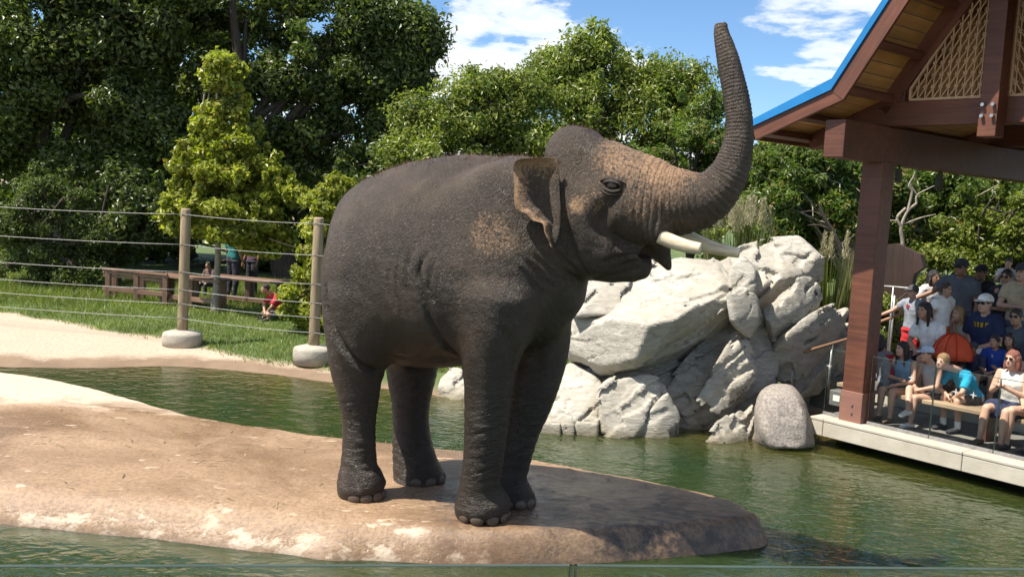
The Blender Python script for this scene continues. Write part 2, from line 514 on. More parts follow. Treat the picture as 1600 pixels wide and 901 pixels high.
nt.links.new(ro.outputs[0], b.inputs['Roughness'])
b.inputs['Specular IOR Level'].default_value = 0.45
bh = math_(nt, 'MULTIPLY_ADD', n_fin.outputs['Fac'], 0.5, n_pat.outputs['Fac'])
bp = N(nt, 'ShaderNodeBump', {'Strength': 0.85, 'Distance': 0.02, 'Height': bh})
nt.links.new(bp.outputs[0], b.inputs['Normal'])
island = grid_mesh('concrete_island', -8.5, 3.6, 6.3, 14.0, 0.045, isl_zf, None, m_isl)
tag(island, kind='structure', label='low rounded concrete island, damp brown with pale dry patches')

# --- far bank, lawn and the ground behind: one terrain sheet reaching the horizon
shore_px = [(-900, 565), (-300, 566), (0, 573), (150, 575), (264, 572), (400, 582), (520, 598), (640, 612), (760, 632), (850, 655), (980, 672), (1090, 676), (1180, 672), (1265, 660)]
shore = [P_z(x, y, 0.0).to_2d() for x, y in shore_px]
far_poly = [tuple(p) for p in catmull(shore, 4)] + [(9.0, 14.5), (60, 14.5), (1200, 30), (1200, 1500), (-1200, 1500), (-1200, 14.5), (-60, shore[0].y)]
SHN = len(shore)
lawn_px = [(-900, 440), (-300, 458), (0, 487), (120, 505), (285, 534), (400, 552), (500, 566), (640, 584), (760, 600), (900, 600)]
lawn = [tuple(p) for p in catmull([P_z(x, y, 0.22).to_2d() for x, y in lawn_px], 4)] + [(30, 16.5), (1200, 40), (1200, 1500), (-1200, 1500), (-1200, 16.0), (-60, P_z(-900, 440, .22).y)]
def bank_z(X, Y):
    P3 = np.stack([X.ravel(), Y.ravel(), np.zeros(X.size)], -1)
    d = poly_sd(X, Y, far_poly)
    gl = poly_sd(X, Y, lawn) + 0.25 * fbm(P3, 1.2, 21, 4).reshape(X.shape)
    z = np.where(d > 0, 0.20 * (1 - np.exp(-np.clip(d, 0, 9) / 0.9)), 0.5 * d)
    z = z + 0.06 * np.clip(gl, 0, 1.0) + 0.035 * np.clip(gl - 1.0, 0, 30) * 0.35
    hill = np.clip((X - 3.0) / 5.0, 0, 1) * np.clip((Y - 15.5) / 4.0, 0, 1)
    z = z + 1.2 * hill + 0.02 * fbm(P3, 1.1, 4, 4).reshape(X.shape) * np.clip(d * 3, 0, 1)
    return z, d, gl
def bank_zf(X, Y):
    z, d, gl = bank_z(X, Y)
    return z, d > -1.2, {'shore': np.clip(d, -5, 20), 'lawn': np.clip(gl, -5, 20)}
m_bank, nt, b = new_mat('bank_ground')
g = N(nt, 'ShaderNodeNewGeometry'); pos = g.outputs['Position']
sh = N(nt, 'ShaderNodeAttribute', attribute_name='shore').outputs['Fac']
lw = N(nt, 'ShaderNodeAttribute', attribute_name='lawn').outputs['Fac']
nz = N(nt, 'ShaderNodeTexNoise', {'Vector': pos, 'Scale': 1.4, 'Detail': 6.0, 'Roughness': 0.62})
nf = N(nt, 'ShaderNodeTexNoise', {'Vector': pos, 'Scale': 22.0, 'Detail': 5.0, 'Roughness': 0.7})
dirt = ramp(nt, nf.outputs['Fac'], [(0.3, (0.36, 0.27, 0.19)), (0.7, (0.52, 0.42, 0.32))])
mud = ramp(nt, nz.outputs['Fac'], [(0.3, (0.16, 0.105, 0.065)), (0.7, (0.26, 0.18, 0.115))])
grs = ramp(nt, nz.outputs['Fac'], [(0.3, (0.045, 0.085, 0.018)), (0.7, (0.10, 0.13, 0.035))])
wet = math_(nt, 'MULTIPLY', math_(nt, 'SUBTRACT', math_(nt, 'MULTIPLY_ADD', nz.outputs['Fac'], 0.8, 0.12).outputs[0], sh).outputs[0], 5.0, clamp=True)
d1 = mixc(nt, wet.outputs[0], dirt, mud)
gm = math_(nt, 'MULTIPLY', math_(nt, 'ADD', lw, 0.05).outputs[0], 4.0, clamp=True)
d2 = mixc(nt, gm.outputs[0], d1, grs)
nt.links.new(co(d2), b.inputs['Base Color'])
b.inputs['Roughness'].default_value = 0.85
bp = N(nt, 'ShaderNodeBump', {'Strength': 0.6, 'Distance': 0.03, 'Height': nf.outputs['Fac']})
nt.links.new(bp.outputs[0], b.inputs['Normal'])
bank = grid_mesh('ground', -22.0, 26.0, 12.5, 60.0, 0.16, bank_zf, None, m_bank)
tag(bank, kind='structure', label='pale dirt bank rising from the pool to the lawn')
# beyond the modelled terrain the ground runs flat to the horizon
zz = -0.35
far = mesh_np('terrain', [(-1500, 58, zz), (1500, 58, zz), (1500, 2500, zz), (-1500, 2500, zz), (-1500, 30, zz), (-21, 30, zz), (-21, 58, zz), (25, 58, zz), (25, 30, zz), (1500, 30, zz)],
              [(0, 1, 2, 3), (4, 5, 6, 0), (8, 9, 1, 7)], m_bank)
tag(far, kind='structure', label='flat ground running on behind the trees')

def ground_at(x, y):
    z, d, gl = bank_z(np.array([[x]], float), np.array([[y]], float))
    return float(z[0, 0])
# ================================================================ the elephant
EA = R(22)
EF = Vector((math.cos(EA), -math.sin(EA), 0)); EL = Vector((math.sin(EA), math.cos(EA), 0))
_ff = (P_z(754, 795, PLT + .02) + P_z(806, 787, PLT + .02)) / 2
E0 = Vector((_ff.x, _ff.y, 0.0)) - EF * 0.75
def el(px, py, l):
    """a pixel at sideways offset l from the animal's middle plane -> (along, sideways, up)"""
    p = P_pl(px, py, E0 + EL * l, EL) - E0
    return np.array((p.dot(EF), p.dot(EL), p.z))
def ew(a):
    return E0 + EF * float(a[0]) + EL * float(a[1]) + Vector((0, 0, float(a[2])))
def mpp(a):
    """metres per photo pixel at a local point"""
    return (ew(a) - EYE).dot(CF) / FPX

FH = 0.0155
fl = Field((-1.75, -0.95, 0.05), (3.3, 0.95, 4.5), FH)
def limb(nodes, k=0.10, wide=1.0, up=(1, 0, 0), per=5, cut=False, **kw):
    pts, rr = [], []
    for px, py, r, l in nodes:
        p = el(px, py, l); pts.append(p); rr.append(r * mpp(p))
    q = catmull([np.append(p, r) for p, r in zip(pts, rr)], per)
    q = np.array(q)
    fl.tube(q[:, :3], q[:, 3], q[:, 3] * wide, up=up, k=k, cut=cut, **kw)
    return q
# barrel: top and bottom outline in the middle plane, half width
tor = [(542, 366, 500, .32), (556, 330, 536, .47), (580, 303, 562, .60), (622, 276, 570, .67), (680, 261, 574, .69), (740, 256, 566, .66), (795, 260, 550, .58), (845, 266, 525, .48), (880, 288, 490, .38)]
tq = []
for x, yt, yb, w in tor:
    a = el(x, yt, 0); b_ = el(x, yb, 0)
    tq.append(np.array([(a[0] + b_[0]) / 2, 0, (a[2] + b_[2]) / 2, (a[2] - b_[2]) / 2, w]))
tq = np.array(catmull(tq, 5))
fl.tube(tq[:, :3], tq[:, 3], tq[:, 4], k=0.02, capf=0.35)
# backbone ridge
br = [(552, 330, 0), (590, 298, 0), (650, 275, 0), (720, 263, 0), (800, 267, 0), (850, 274, 0)]
q = np.array([el(*b_) for b_ in br]); fl.tube(q, [0.10] * len(q), [0.15] * len(q), k=0.14)
# haunch and shoulder masses
for (x, y, l, r) in [(571, 455, -.38, (.33, .24, .56)), (600, 455, .38, (.36, .26, .56)), (775, 430, -.37, (.33, .24, .52)), (820, 430, .37, (.33, .24, .52)), (770, 330, -.33, (.30, .22, .36)), (690, 450, -.42, (.45, .24, .45)), (690, 450, .42, (.45, .24, .45))]:
    fl.ell(el(x, y, l), r, k=0.16)
# legs
NF = limb([(778, 470, 62, -.40), (772, 520, 54, -.41), (765, 570, 44, -.40), (762, 620, 37, -.39), (760, 660, 34.5, -.38), (757, 700, 32.5, -.36), (752, 740, 31, -.34), (750, 762, 33, -.32), (751, 776, 39, -.30), (753, 787, 44, -.28), (754, 794, 44, -.28)], 0.12, 1.0)
FFr = limb([(840, 470, 55, .32), (848, 530, 44, .30), (840, 580, 40, .28), (828, 630, 34, .25), (815, 670, 30, .23), (805, 710, 27, .20), (797, 745, 26, .18), (799, 763, 28, .18), (804, 778, 31, .18), (806, 789, 31, .18)], 0.12, 1.0)
NH = limb([(572, 470, 58, -.36), (562, 530, 50, -.37), (558, 575, 42, -.36), (560, 615, 33, -.35), (561, 650, 27.5, -.34), (561, 690, 26, -.34), (561, 722, 28, -.34), (562, 740, 33, -.34), (564, 753, 37.5, -.34), (566, 761, 38, -.34)], 0.12, 1.0)
FH_ = limb([(640, 480, 60, .34), (645, 540, 48, .34), (643, 590, 38, .34), (642, 625, 31, .34), (642, 660, 28.5, .34), (645, 700, 32, .34), (650, 728, 36, .34), (654, 745, 40, .34), (655, 757, 42, .34)], 0.12, 1.0)
# neck
nk = [(812, 352, 94, .47), (850, 350, 88, .42), (885, 343, 86, .38), (915, 330, 82, .36)]
q = np.array([np.append(el(x, y, 0), (h * mpp(el(x, y, 0)), w)) for x, y, h, w in nk])
fl.tube(q[:, :3], q[:, 3], q[:, 4], k=0.16)
def sid(x, y, l, s_):
    p = el(x, y, -l); p[1] = s_ * l; return p
# skull: two domes, brow, temples, cheeks
for s_ in (-1, 1):
    fl.ell(el(901, 247, 0) + (0, .13 * s_, 0), (.215, .19, .24), k=0.08)
    fl.ell(sid(960, 292, .22, s_), (.17, .12, .17), k=0.12)      # brow
    fl.ell(sid(905, 330, .26, s_), (.16, .12, .27), k=0.14)      # temple / cheek bone
    fl.ell(sid(925, 388, .20, s_), (.20, .13, .20), k=0.12)      # jowl
    fl.ell(sid(985, 392, .15, s_), (.10, .08, .075), k=0.07)     # lip fold
q = np.array([np.append(el(x, y, 0), (h * mpp(el(x, y, 0)), w)) for x, y, h, w in [(905, 300, 92, .34), (945, 300, 80, .33), (985, 308, 72, .29), (1020, 313, 64, .25)]])
fl.tube(q[:, :3], q[:, 3], q[:, 4], k=0.10)
# eye sockets and the hollow in front of the cheek
for s_ in (-1, 1):
    fl.ell(sid(957, 345, .37, s_), (.10, .10, .085), k=0.13, cut=True)
    fl.ell(sid(925, 262, .42, s_), (.13, .07, .11), k=0.12, cut=True)
# trunk
TR = limb([(1000, 312, 68, 0), (1030, 314, 62, 0), (1058, 316, 56.5, 0), (1088, 314, 48.5, 0), (1113, 303, 41, 0), (1137, 275, 33, 0), (1151, 238, 26.5, 0), (1155.5, 200, 22, 0), (1151.5, 160, 21.5, 0), (1141, 107, 19.5, 0), (1133, 75, 16, 0), (1127.5, 53, 12.7, 0), (1126.5, 39, 11.2, 0)], 0.06, 0.95, up=(0, 1, 0), per=6)
fl.tube([el(1126.5, 46, 0), el(1126, 24, 0)], [.022, .026], k=0.02, cut=True)
# tusk sheaths, upper lip, lower jaw
for s_ in (-1, 1):
    limb([(985, 330, 44, .16 * s_), (1012, 352, 30, .18 * s_), (1028 + (22 if s_ > 0 else 0), 366, 19, .20 * s_)], 0.08)
limb([(1015, 368, 22, .10), (1030, 390, 17, .14), (1046, 420, 5, .17)], 0.06)
J = [(890, 385, 50, .24), (930, 398, 41, .24), (965, 408, 35, .20), (992, 415, 27, .13), (1008, 418, 18, .08)]
q = np.array([np.append(el(x, y, 0), (h * mpp(el(x, y, 0)), w)) for x, y, h, w in J])
fl.tube(q[:, :3], q[:, 3], q[:, 4], k=0.09)
# mouth slit and folds
limb([(1055, 398, 9, -.02), (1015, 396, 9, -.05), (985, 392, 5, -.12)], 0.03, 2.5, up=(0, 0, 1), cut=True)
for f_ in ([(1000, 404, 3, -.19), (975, 398, 3, -.26), (950, 402, 3, -.31)], [(985, 385, 3, -.22), (960, 378, 3, -.29), (945, 366, 3, -.33)]):
    limb(f_, 0.02, cut=True)
# tail
limb([(575, 400, 8, .30), (572, 450, 7, .32), (572, 520, 6, .33), (574, 580, 5, .33)], 0.06)
# flatten the soles
k0 = int((PLT + 0.005 - fl.lo[2]) / FH)
P, Q = fl.mesh()
P[:, 2] = np.maximum(P[:, 2], PLT - 0.01)
P = relax(P, Q, 2, 0.5)
nrm = vnormals(P, Q)
if (nrm[:, 2] * (P[:, 2] - 2)).sum() < 0:
    Q = Q[:, ::-1]; nrm = -nrm
# skin folds pressed into the near side and mirrored onto the far side
def crease(poly, w, dep, blur=1.0):
    global P
    A_ = [el(x, y, -0.45) for x, y in poly]
    q = np.array(catmull(A_, 6))[:, [0, 2]]
    X2 = P[:, [0, 2]]; best = np.full(len(P), 9.0)
    sel_ = np.where((X2[:, 0] > q[:, 0].min() - .1) & (X2[:, 0] < q[:, 0].max() + .1) & (X2[:, 1] > q[:, 1].min() - .1) & (X2[:, 1] < q[:, 1].max() + .1) & (np.abs(nrm[:, 1]) > 0.25))[0]
    bs = np.full(len(sel_), 9.0); tt = np.zeros(len(sel_))
    for i in range(len(q) - 1):
        a, b_ = q[i], q[i + 1]; e = b_ - a; t = np.clip(((X2[sel_] - a) @ e) / (e @ e + 1e-12), 0, 1)
        d_ = np.linalg.norm(X2[sel_] - a - t[:, None] * e, axis=1)
        m2 = d_ < bs; bs[m2] = d_[m2]; tt[m2] = (i + t[m2]) / (len(q) - 1)
    ww = w * 0.0052
    fade = np.clip(np.minimum(tt, 1 - tt) * 6, 0, 1) ** .7
    dis = -dep * np.exp(-(bs / ww) ** 2) + 0.22 * dep * np.exp(-((bs - 2.3 * ww) / (1.3 * ww)) ** 2)
    P[sel_] += nrm[sel_] * (dis * fade)[:, None]
for po, w, dp in (([(688, 392), (678, 425), (685, 465), (696, 515), (714, 566)], 4.2, .024), ([(668, 380), (659, 430), (661, 488)], 3.0, .010), ([(648, 388), (644, 440), (650, 492)], 3.0, .009), ([(634, 405), (632, 450), (638, 486)], 3, .009), ([(702, 400), (694, 440), (699, 470)], 3, .010),
        ([(524, 440), (535, 490), (556, 540), (578, 572), (602, 594)], 5.5, .036), ([(512, 470), (524, 520), (545, 575)], 4, .014), ([(610, 560), (650, 566), (700, 560)], 5, .012),
        ([(836, 398), (852, 420), (872, 446)], 2.6, .013), ([(845, 390), (862, 412), (884, 440)], 2.6, .013), ([(855, 384), (872, 405), (892, 428)], 2.6, .012), ([(826, 405), (842, 430), (858, 452)], 2.6, .012), ([(818, 415), (832, 440), (846, 462)], 2.6, .010),
        ([(864, 250), (872, 285), (878, 325), (886, 370)], 3.2, .012), ([(873, 240), (882, 280), (888, 320)], 2.8, .009), ([(856, 262), (862, 300), (868, 345)], 3, .010),
        ([(1004, 404), (978, 398), (952, 404), (930, 412)], 2.8, .016), ([(990, 386), (965, 379), (946, 364)], 2.6, .013), ([(1000, 396), (978, 389), (958, 391)], 2.2, .010), ([(1000, 412), (975, 410), (955, 418)], 2.2, .009),
        ([(800, 505), (808, 545), (802, 600)], 5, .014), ([(735, 545), (728, 590), (732, 640)], 4, .010), ([(905, 436), (940, 434), (985, 420)], 3, .010), ([(880, 345), (890, 395), (905, 432)], 4, .014)):
    crease(po, w, dp)
for k_ in range(16):       # fine creases round the ankles, wrists and up the forelegs
    yy = 648 + k_ * 7 + (k_ * 37 % 5)
    crease([(724 + k_ % 4 * 9, yy + 9 - k_ % 5 * 2), (752, yy - k_ % 3 * 4), (790 - k_ % 3 * 12, yy - 14 + k_ % 4 * 3)], 1.5, .0042)
    y2 = 622 + k_ * 8 + (k_ * 29 % 5)
    crease([(530 + k_ % 3 * 10, y2 + 6), (558, y2 + 3 - k_ % 3 * 4), (592 - k_ % 4 * 8, y2 - 9 + k_ % 5 * 3)], 1.5, .0042)
nrm = vnormals(P, Q)
# parameter along face and trunk for the ring wrinkles
spine = np.array([el(x, y, 0) for x, y in [(930, 300), (960, 303)]]); spine = np.vstack([spine, TR[:, :3]])
seglen = np.r_[0, np.cumsum(np.linalg.norm(np.diff(spine, axis=0), axis=1))]
bd = np.full(len(P), 9.0); bt = np.zeros(len(P))
for i in range(len(spine) - 1):
    a, b_ = spine[i], spine[i + 1]; e = b_ - a; L2 = (e * e).sum()
    t = np.clip(((P - a) @ e) / L2, 0, 1)
    d = np.linalg.norm(P - a - t[:, None] * e, axis=1)
    m_ = d < bd; bd[m_] = d[m_]; bt[m_] = (seglen[i] + t * math.sqrt(L2))[m_]
tk = bt / seglen[-1]
onface = np.clip((bt - 0.22) / 0.25, 0, 1) * (P[:, 0] > el(945, 300, 0)[0]) * (1 - np.clip((el(1000, 378, 0)[2] - P[:, 2]) / 0.05, 0, 1))
# real relief: trunk rings, leg creases, loose skin
ring_ph = bt * (34 + 26 * tk) * 2 * math.pi / 2.2
rel = onface * 0.0058 * (1 - tk * 0.75) * np.sin(ring_ph + 2.2 * vnoise(P, 3.0, 5) + 1.0 * vnoise(P, 11.0, 6))
legm = np.clip((1.55 - P[:, 2]) / 0.5, 0, 1)
rel += legm * 0.0032 * np.sin((P[:, 2] * 30 + 3.0 * vnoise(P, 3.2, 8) + 1.6 * vnoise(P, 9, 3)) * 2.2) * np.clip(vnoise(P, 2.6, 12) + 0.6, 0, 1)
bodym = np.clip((P[:, 2] - 1.0) / 0.5, 0, 1) * (1 - onface)
rel += 0.005 * bodym * vnoise(P * np.array([1.3, 1, .30]), 7.0, 15) + 0.005 * vnoise(P, 5, 2) + 0.0014 * bodym * vnoise(P * np.array([.7, 1, 1.0]), 20.0, 33)
P = P + nrm * rel[:, None]
def pw(A):
    A = np.asarray(A, float)
    return np.stack([E0.x + A[:, 0] * EF.x + A[:, 1] * EL.x, E0.y + A[:, 0] * EF.y + A[:, 1] * EL.y, A[:, 2]], -1)
# ears: thin curved flaps joined into the same mesh
def ear_grid(s_):
    # rows from top to bottom: (front edge px, rear edge px)
    rows = [((866, 246), (815, 248)), ((872, 258), (804, 256)), ((874, 285), (804, 284)), ((875, 308), (806, 326)), ((876, 322), (822, 333)), ((876, 334), (832, 344)), ((876, 346), (848, 349)), ((875, 358), (851, 362)), ((872, 374), (856, 374)), ((867, 388), (862, 387))]
    V = []; n_ = 9
    rows2 = catmull([np.array(a + b__) for a, b__ in rows], 4)
    for i, rw in enumerate(rows2):
        v = i / (len(rows2) - 1)
        for j in range(n_):
            u = j / (n_ - 1)
            x = rw[0] + (rw[2] - rw[0]) * u; y = rw[1] + (rw[3] - rw[1]) * u
            l_ = -(0.42 + 0.05 * v + 0.02 * u + 0.10 * max(0.0, u - 0.45) ** 1.3 * 2.2 * (1 - 0.35 * v) - 0.045 * math.sin(min(1, u * 1.5) * math.pi) * math.sin(min(1, v * 1.2) * math.pi) + 0.06 * max(0.0, 1 - v / 0.16) * (0.3 + u))
            l_ += 0.012 * math.sin(9 * v + 3 * u)
            p = el(x, y, l_)
            V.append((p[0], p[1] * -s_ if s_ > 0 else p[1], p[2]))
    return np.array(V), len(rows2), n_
allP, allQ = [pw(P)], [Q]; off = len(P)
eyeA, earM = [np.zeros(len(P))], [np.zeros(len(P))]
for s_ in (-1, 1):
    V, nr, nc = ear_grid(s_)
    th = 0.009
    dirn = np.array((0, s_ * 1.0, 0))
    Vo = V + dirn * th; Vi = V - dirn * th
    VV = np.vstack([Vo, Vi]); q = []
    for i in range(nr - 1):
        for j in range(nc - 1):
            a = i * nc + j
            q.append((a, a + 1, a + nc + 1, a + nc)); n2 = nr * nc
            q.append((n2 + a, n2 + a + nc, n2 + a + nc + 1, n2 + a + 1))
    bdry = [j for j in range(nc)] + [i * nc + nc - 1 for i in range(1, nr)] + [(nr - 1) * nc + j for j in range(nc - 2, -1, -1)] + [i * nc for i in range(nr - 2, 0, -1)]
    for i in range(len(bdry)):
        a, b_ = bdry[i], bdry[(i + 1) % len(bdry)]
        q.append((a, nr * nc + a, nr * nc + b_, b_))
    allP.append(pw(VV)); allQ.append(np.array(q) + off); off += len(VV)
    uu = np.tile(np.linspace(0, 1, nc), nr); vv = np.repeat(np.linspace(0, 1, nr), nc); earM.append(np.tile(np.maximum(1.25 * uu ** 1.6, 1.2 * np.clip(1.2 - vv / 0.28, 0, 1)), 2))
nb = len(P)
PW = np.vstack(allP); QQ = np.vstack(allQ); ear = np.concatenate(earM)
tkA = np.r_[bt, np.zeros(len(PW) - nb)]; onA = np.r_[onface, np.zeros(len(PW) - nb)]

# depigmented freckled skin: masks by place on the animal
pxy = np.zeros((len(PW), 2))
rel_ = PW - np.array(EYE)
kk = FPX / (rel_ @ np.array(CF))
pxy[:, 0] = W0 / 2 + (rel_ @ np.array(CR)) * kk; pxy[:, 1] = H0 / 2 - (rel_ @ np.array(CU)) * kk
PL = np.vstack([P, np.zeros((len(PW) - nb, 3))])
pig = np.zeros(len(PW))
for (x, y, l, r, s_) in [(1030, 290, 0, .38, 1.0), (1075, 310, 0, .30, .7), (985, 262, -.1, .36, .85), (903, 322, -.36, .085, 1.0), (925, 315, -.36, .13, .7), (930, 250, -.2, .30, .5), (1000, 320, -.25, .20, .75), (768, 365, -.55, .22, .75), (790, 380, -.5, .16, .75), (730, 530, -.5, .13, .45), (735, 300, -.55, .3, .28), (505, 420, -.3, .2, .42), (610, 350, -.6, .5, .18), (880, 215, 0, .25, .3)]:
    for m_ in (-1, 1):
        c = el(x, y, l); c[1] *= m_
        if m_ == 1 and l == 0: continue
        d = np.linalg.norm(PL - c, axis=1) / r
        pig = np.maximum(pig, s_ * np.clip(1.6 - d, 0, 1))
pig[nb:] = ear[nb:]
PW2 = PW
m_ele, nt, b = new_mat('elephant_skin')
g = N(nt, 'ShaderNodeNewGeometry'); pos = g.outputs['Position']
pg = N(nt, 'ShaderNodeAttribute', attribute_name='pig').outputs['Fac']
tkn = N(nt, 'ShaderNodeAttribute', attribute_name='trunk_t').outputs['Fac']
onn = N(nt, 'ShaderNodeAttribute', attribute_name='face').outputs['Fac']
n1 = N(nt, 'ShaderNodeTexNoise', {'Vector': pos, 'Scale': 2.2, 'Detail': 5.0, 'Roughness': 0.6})
n2 = N(nt, 'ShaderNodeTexNoise', {'Vector': pos, 'Scale': 55.0, 'Detail': 4.0, 'Roughness': 0.7})
base = ramp(nt, n1.outputs['Fac'], [(0.30, (0.020, 0.0125, 0.0072)), (0.5, (0.039, 0.0255, 0.0153)), (0.72, (0.070, 0.047, 0.028))])
dust = mixc(nt, ramp(nt, n2.outputs['Fac'], [(0.52, 0.0), (0.70, 0.3)]).outputs[0], base, (0.13, 0.10, 0.07))
# freckles
vf = N(nt, 'ShaderNodeTexVoronoi', {'Vector': pos, 'Scale': 62.0, 'Randomness': 1.0}, feature='F1')
n3 = N(nt, 'ShaderNodeTexNoise', {'Vector': pos, 'Scale': 38.0, 'Detail': 6.0, 'Roughness': 0.72})
fk = math_(nt, 'ADD', pg, math_(nt, 'MULTIPLY_ADD', n3.outputs['Fac'], 1.5, -1.22).outputs[0])
fk1 = math_(nt, 'SUBTRACT', fk, math_(nt, 'MULTIPLY', vf.outputs['Distance'], 0.32).outputs[0])
fk2 = math_(nt, 'MULTIPLY', fk1, 2.3, clamp=True)
pink = ramp(nt, n1.outputs['Fac'], [(0.35, (0.34, 0.195, 0.10)), (0.65, (0.44, 0.265, 0.145))])
c1 = mixc(nt, math_(nt, 'MULTIPLY', fk2, 0.74).outputs[0], dust, pink)
damp = N(nt, 'ShaderNodeTexNoise', {'Vector': N(nt, 'ShaderNodeMapping', {0: pos, 3: (1.6, 1.6, 0.7)}).outputs[0], 'Scale': 1.7, 'Detail': 5.0, 'Roughness': 0.6})  # noise fraying the shade painted on belly and legs
dz_ = math_(nt, 'MULTIPLY_ADD', N(nt, 'ShaderNodeSeparateXYZ', {0: pos}).outputs[2], -0.42, math_(nt, 'MULTIPLY_ADD', damp.outputs['Fac'], 1.3, 0.55).outputs[0])
low_shade = ramp(nt, dz_.outputs[0], [(0.10, 0.0), (0.62, 1.0)])
c1 = mixc(nt, math_(nt, 'MULTIPLY', low_shade.outputs[0], 0.55).outputs[0], c1, (0.016, 0.0115, 0.008))  # lower body darkened in colour, standing in for shade on belly and legs
nt.links.new(co(c1), b.inputs['Base Color'])
nt.links.new(ramp(nt, low_shade.outputs[0], [(0.0, 0.55), (1.0, 0.40)]).outputs[0], b.inputs['Roughness'])
b.inputs['Specular IOR Level'].default_value = 0.45
# relief: crackle, stretched creases, trunk rings
mpc = N(nt, 'ShaderNodeMapping', {0: pos, 3: (1.25, 1.25, 0.65), 2: (0.0, 0.45, 0.0)})
wob = N(nt, 'ShaderNodeTexNoise', {'Vector': pos, 'Scale': 9.0, 'Detail': 3.0})
wv = N(nt, 'ShaderNodeVectorMath', {0: mpc.outputs[0], 1: N(nt, 'ShaderNodeVectorMath', {0: wob.outputs['Color'], 3: 0.09}, operation='SCALE').outputs[0]}, operation='ADD')
v1 = N(nt, 'ShaderNodeTexVoronoi', {'Vector': wv.outputs[0], 'Scale': 68.0}, feature='DISTANCE_TO_EDGE')
v2 = N(nt, 'ShaderNodeTexVoronoi', {'Vector': wv.outputs[0], 'Scale': 120.0}, feature='DISTANCE_TO_EDGE')
e1 = ramp(nt, v1.outputs['Distance'], [(0.0, 0.0), (0.14, 1.0)])
e2 = ramp(nt, v2.outputs['Distance'], [(0.0, 0.0), (0.25, 1.0)])
wvb = N(nt, 'ShaderNodeTexWave', {'Vector': N(nt, 'ShaderNodeMapping', {0: pos, 2: (0.0, 0.5, 0.0)}).outputs[0], 'Scale': 9.0, 'Distortion': 9.0, 'Detail': 3.0, 'Detail Scale': 1.6}, wave_type='BANDS', bands_direction='Z')
rg = math_(nt, 'SINE', math_(nt, 'MULTIPLY_ADD', tkn, 235.0, math_(nt, 'MULTIPLY', wob.outputs['Fac'], 9.0).outputs[0]).outputs[0])
rgm = math_(nt, 'MULTIPLY', rg, math_(nt, 'MULTIPLY', onn, 0.5).outputs[0])
h1 = math_(nt, 'MULTIPLY_ADD', e1.outputs[0], 0.85, math_(nt, 'MULTIPLY', e2.outputs[0], 0.4).outputs[0])
h2 = math_(nt, 'MULTIPLY_ADD', wvb.outputs['Fac'], 0.22, h1)
h3 = math_(nt, 'ADD', h2, rgm)
def crease(scale3, rot, sc, det=4.0):
    mm = N(nt, 'ShaderNodeMapping', {0: pos, 2: rot, 3: scale3})
    nn_ = N(nt, 'ShaderNodeTexNoise', {'Vector': mm.outputs[0], 'Scale': sc, 'Detail': det, 'Roughness': 0.55, 'Distortion': 0.5})
    ab = math_(nt, 'ABSOLUTE', math_(nt, 'SUBTRACT', nn_.outputs['Fac'], 0.5).outputs[0])
    return ramp(nt, ab.outputs[0], [(0.0, 0.0), (0.07, 1.0)])
zz0 = N(nt, 'ShaderNodeSeparateXYZ', {0: pos}).outputs[2]
legk = ramp(nt, math_(nt, 'MULTIPLY_ADD', zz0, -0.5, 1.1).outputs[0], [(0.25, 0.0), (0.55, 1.0)])
cr_v = crease((1.0, 1.0, 0.28), (0.0, 0.35, 0.0), 13.0)
cr_h = crease((0.35, 0.35, 1.9), (0.25, -0.25, 0.0), 15.0)
cmix = math_(nt, 'ADD', math_(nt, 'MULTIPLY', cr_h.outputs[0], legk.outputs[0]).outputs[0], math_(nt, 'MULTIPLY', cr_v.outputs[0], math_(nt, 'SUBTRACT', 1.0, legk.outputs[0]).outputs[0]).outputs[0])
h3 = math_(nt, 'MULTIPLY_ADD', cmix.outputs[0], 0.9, h3)
h4 = math_(nt, 'MULTIPLY_ADD', n2.outputs['Fac'], 0.35, h3)
bp = N(nt, 'ShaderNodeBump', {'Strength': 0.55, 'Distance': 0.009, 'Height': h4})
nt.links.new(bp.outputs[0], b.inputs['Normal'])

eleph = empty('elephant', (E0.x, E0.y, PLT))
tag(eleph, 'dark grey elephant with raised trunk and cut tusks standing on the concrete island', 'elephant')
def to_local(o, root):
    """keep the world place of a mesh written in world coordinates when it is parented"""
    o.parent = root
    o.matrix_parent_inverse = Matrix.Translation(-Vector(root.location))
    return o
body = mesh_np('body', PW2, QQ, m_ele, smooth=True)
for nm, ar in (('pig', pig), ('trunk_t', tkA), ('face', onA)): set_attr(body, nm, ar)
to_local(body, eleph)
# tusks, sawn flat at the end
m_tusk = simple('ivory', (0.50, 0.38, 0.24), 0.38, 0.10, 9.0, 0.08, 60, col2=(0.74, 0.64, 0.47), stretch=(1, 1, 3))
for s_, pts in ((-1, [(1012, 358, 15, -.20), (1030, 368, 12.2, -.21), (1052, 378, 11.3, -.22), (1075, 385, 10.2, -.22), (1095, 388.5, 9.2, -.22)]), (1, [(1050, 362, 13, .20), (1085, 376, 11.5, .21), (1110, 386, 10.2, .22), (1132, 391.5, 9, .22), (1155, 395, 7.8, .22)])):
    q = catmull([np.append(np.array(ew(el(x, y, l))), r * mpp(el(x, y, l))) for x, y, r, l in pts], 5)
    to_local(tube('tusk', [p[:3] for p in q], [p[3] for p in q], m_tusk, None, 16), eleph)
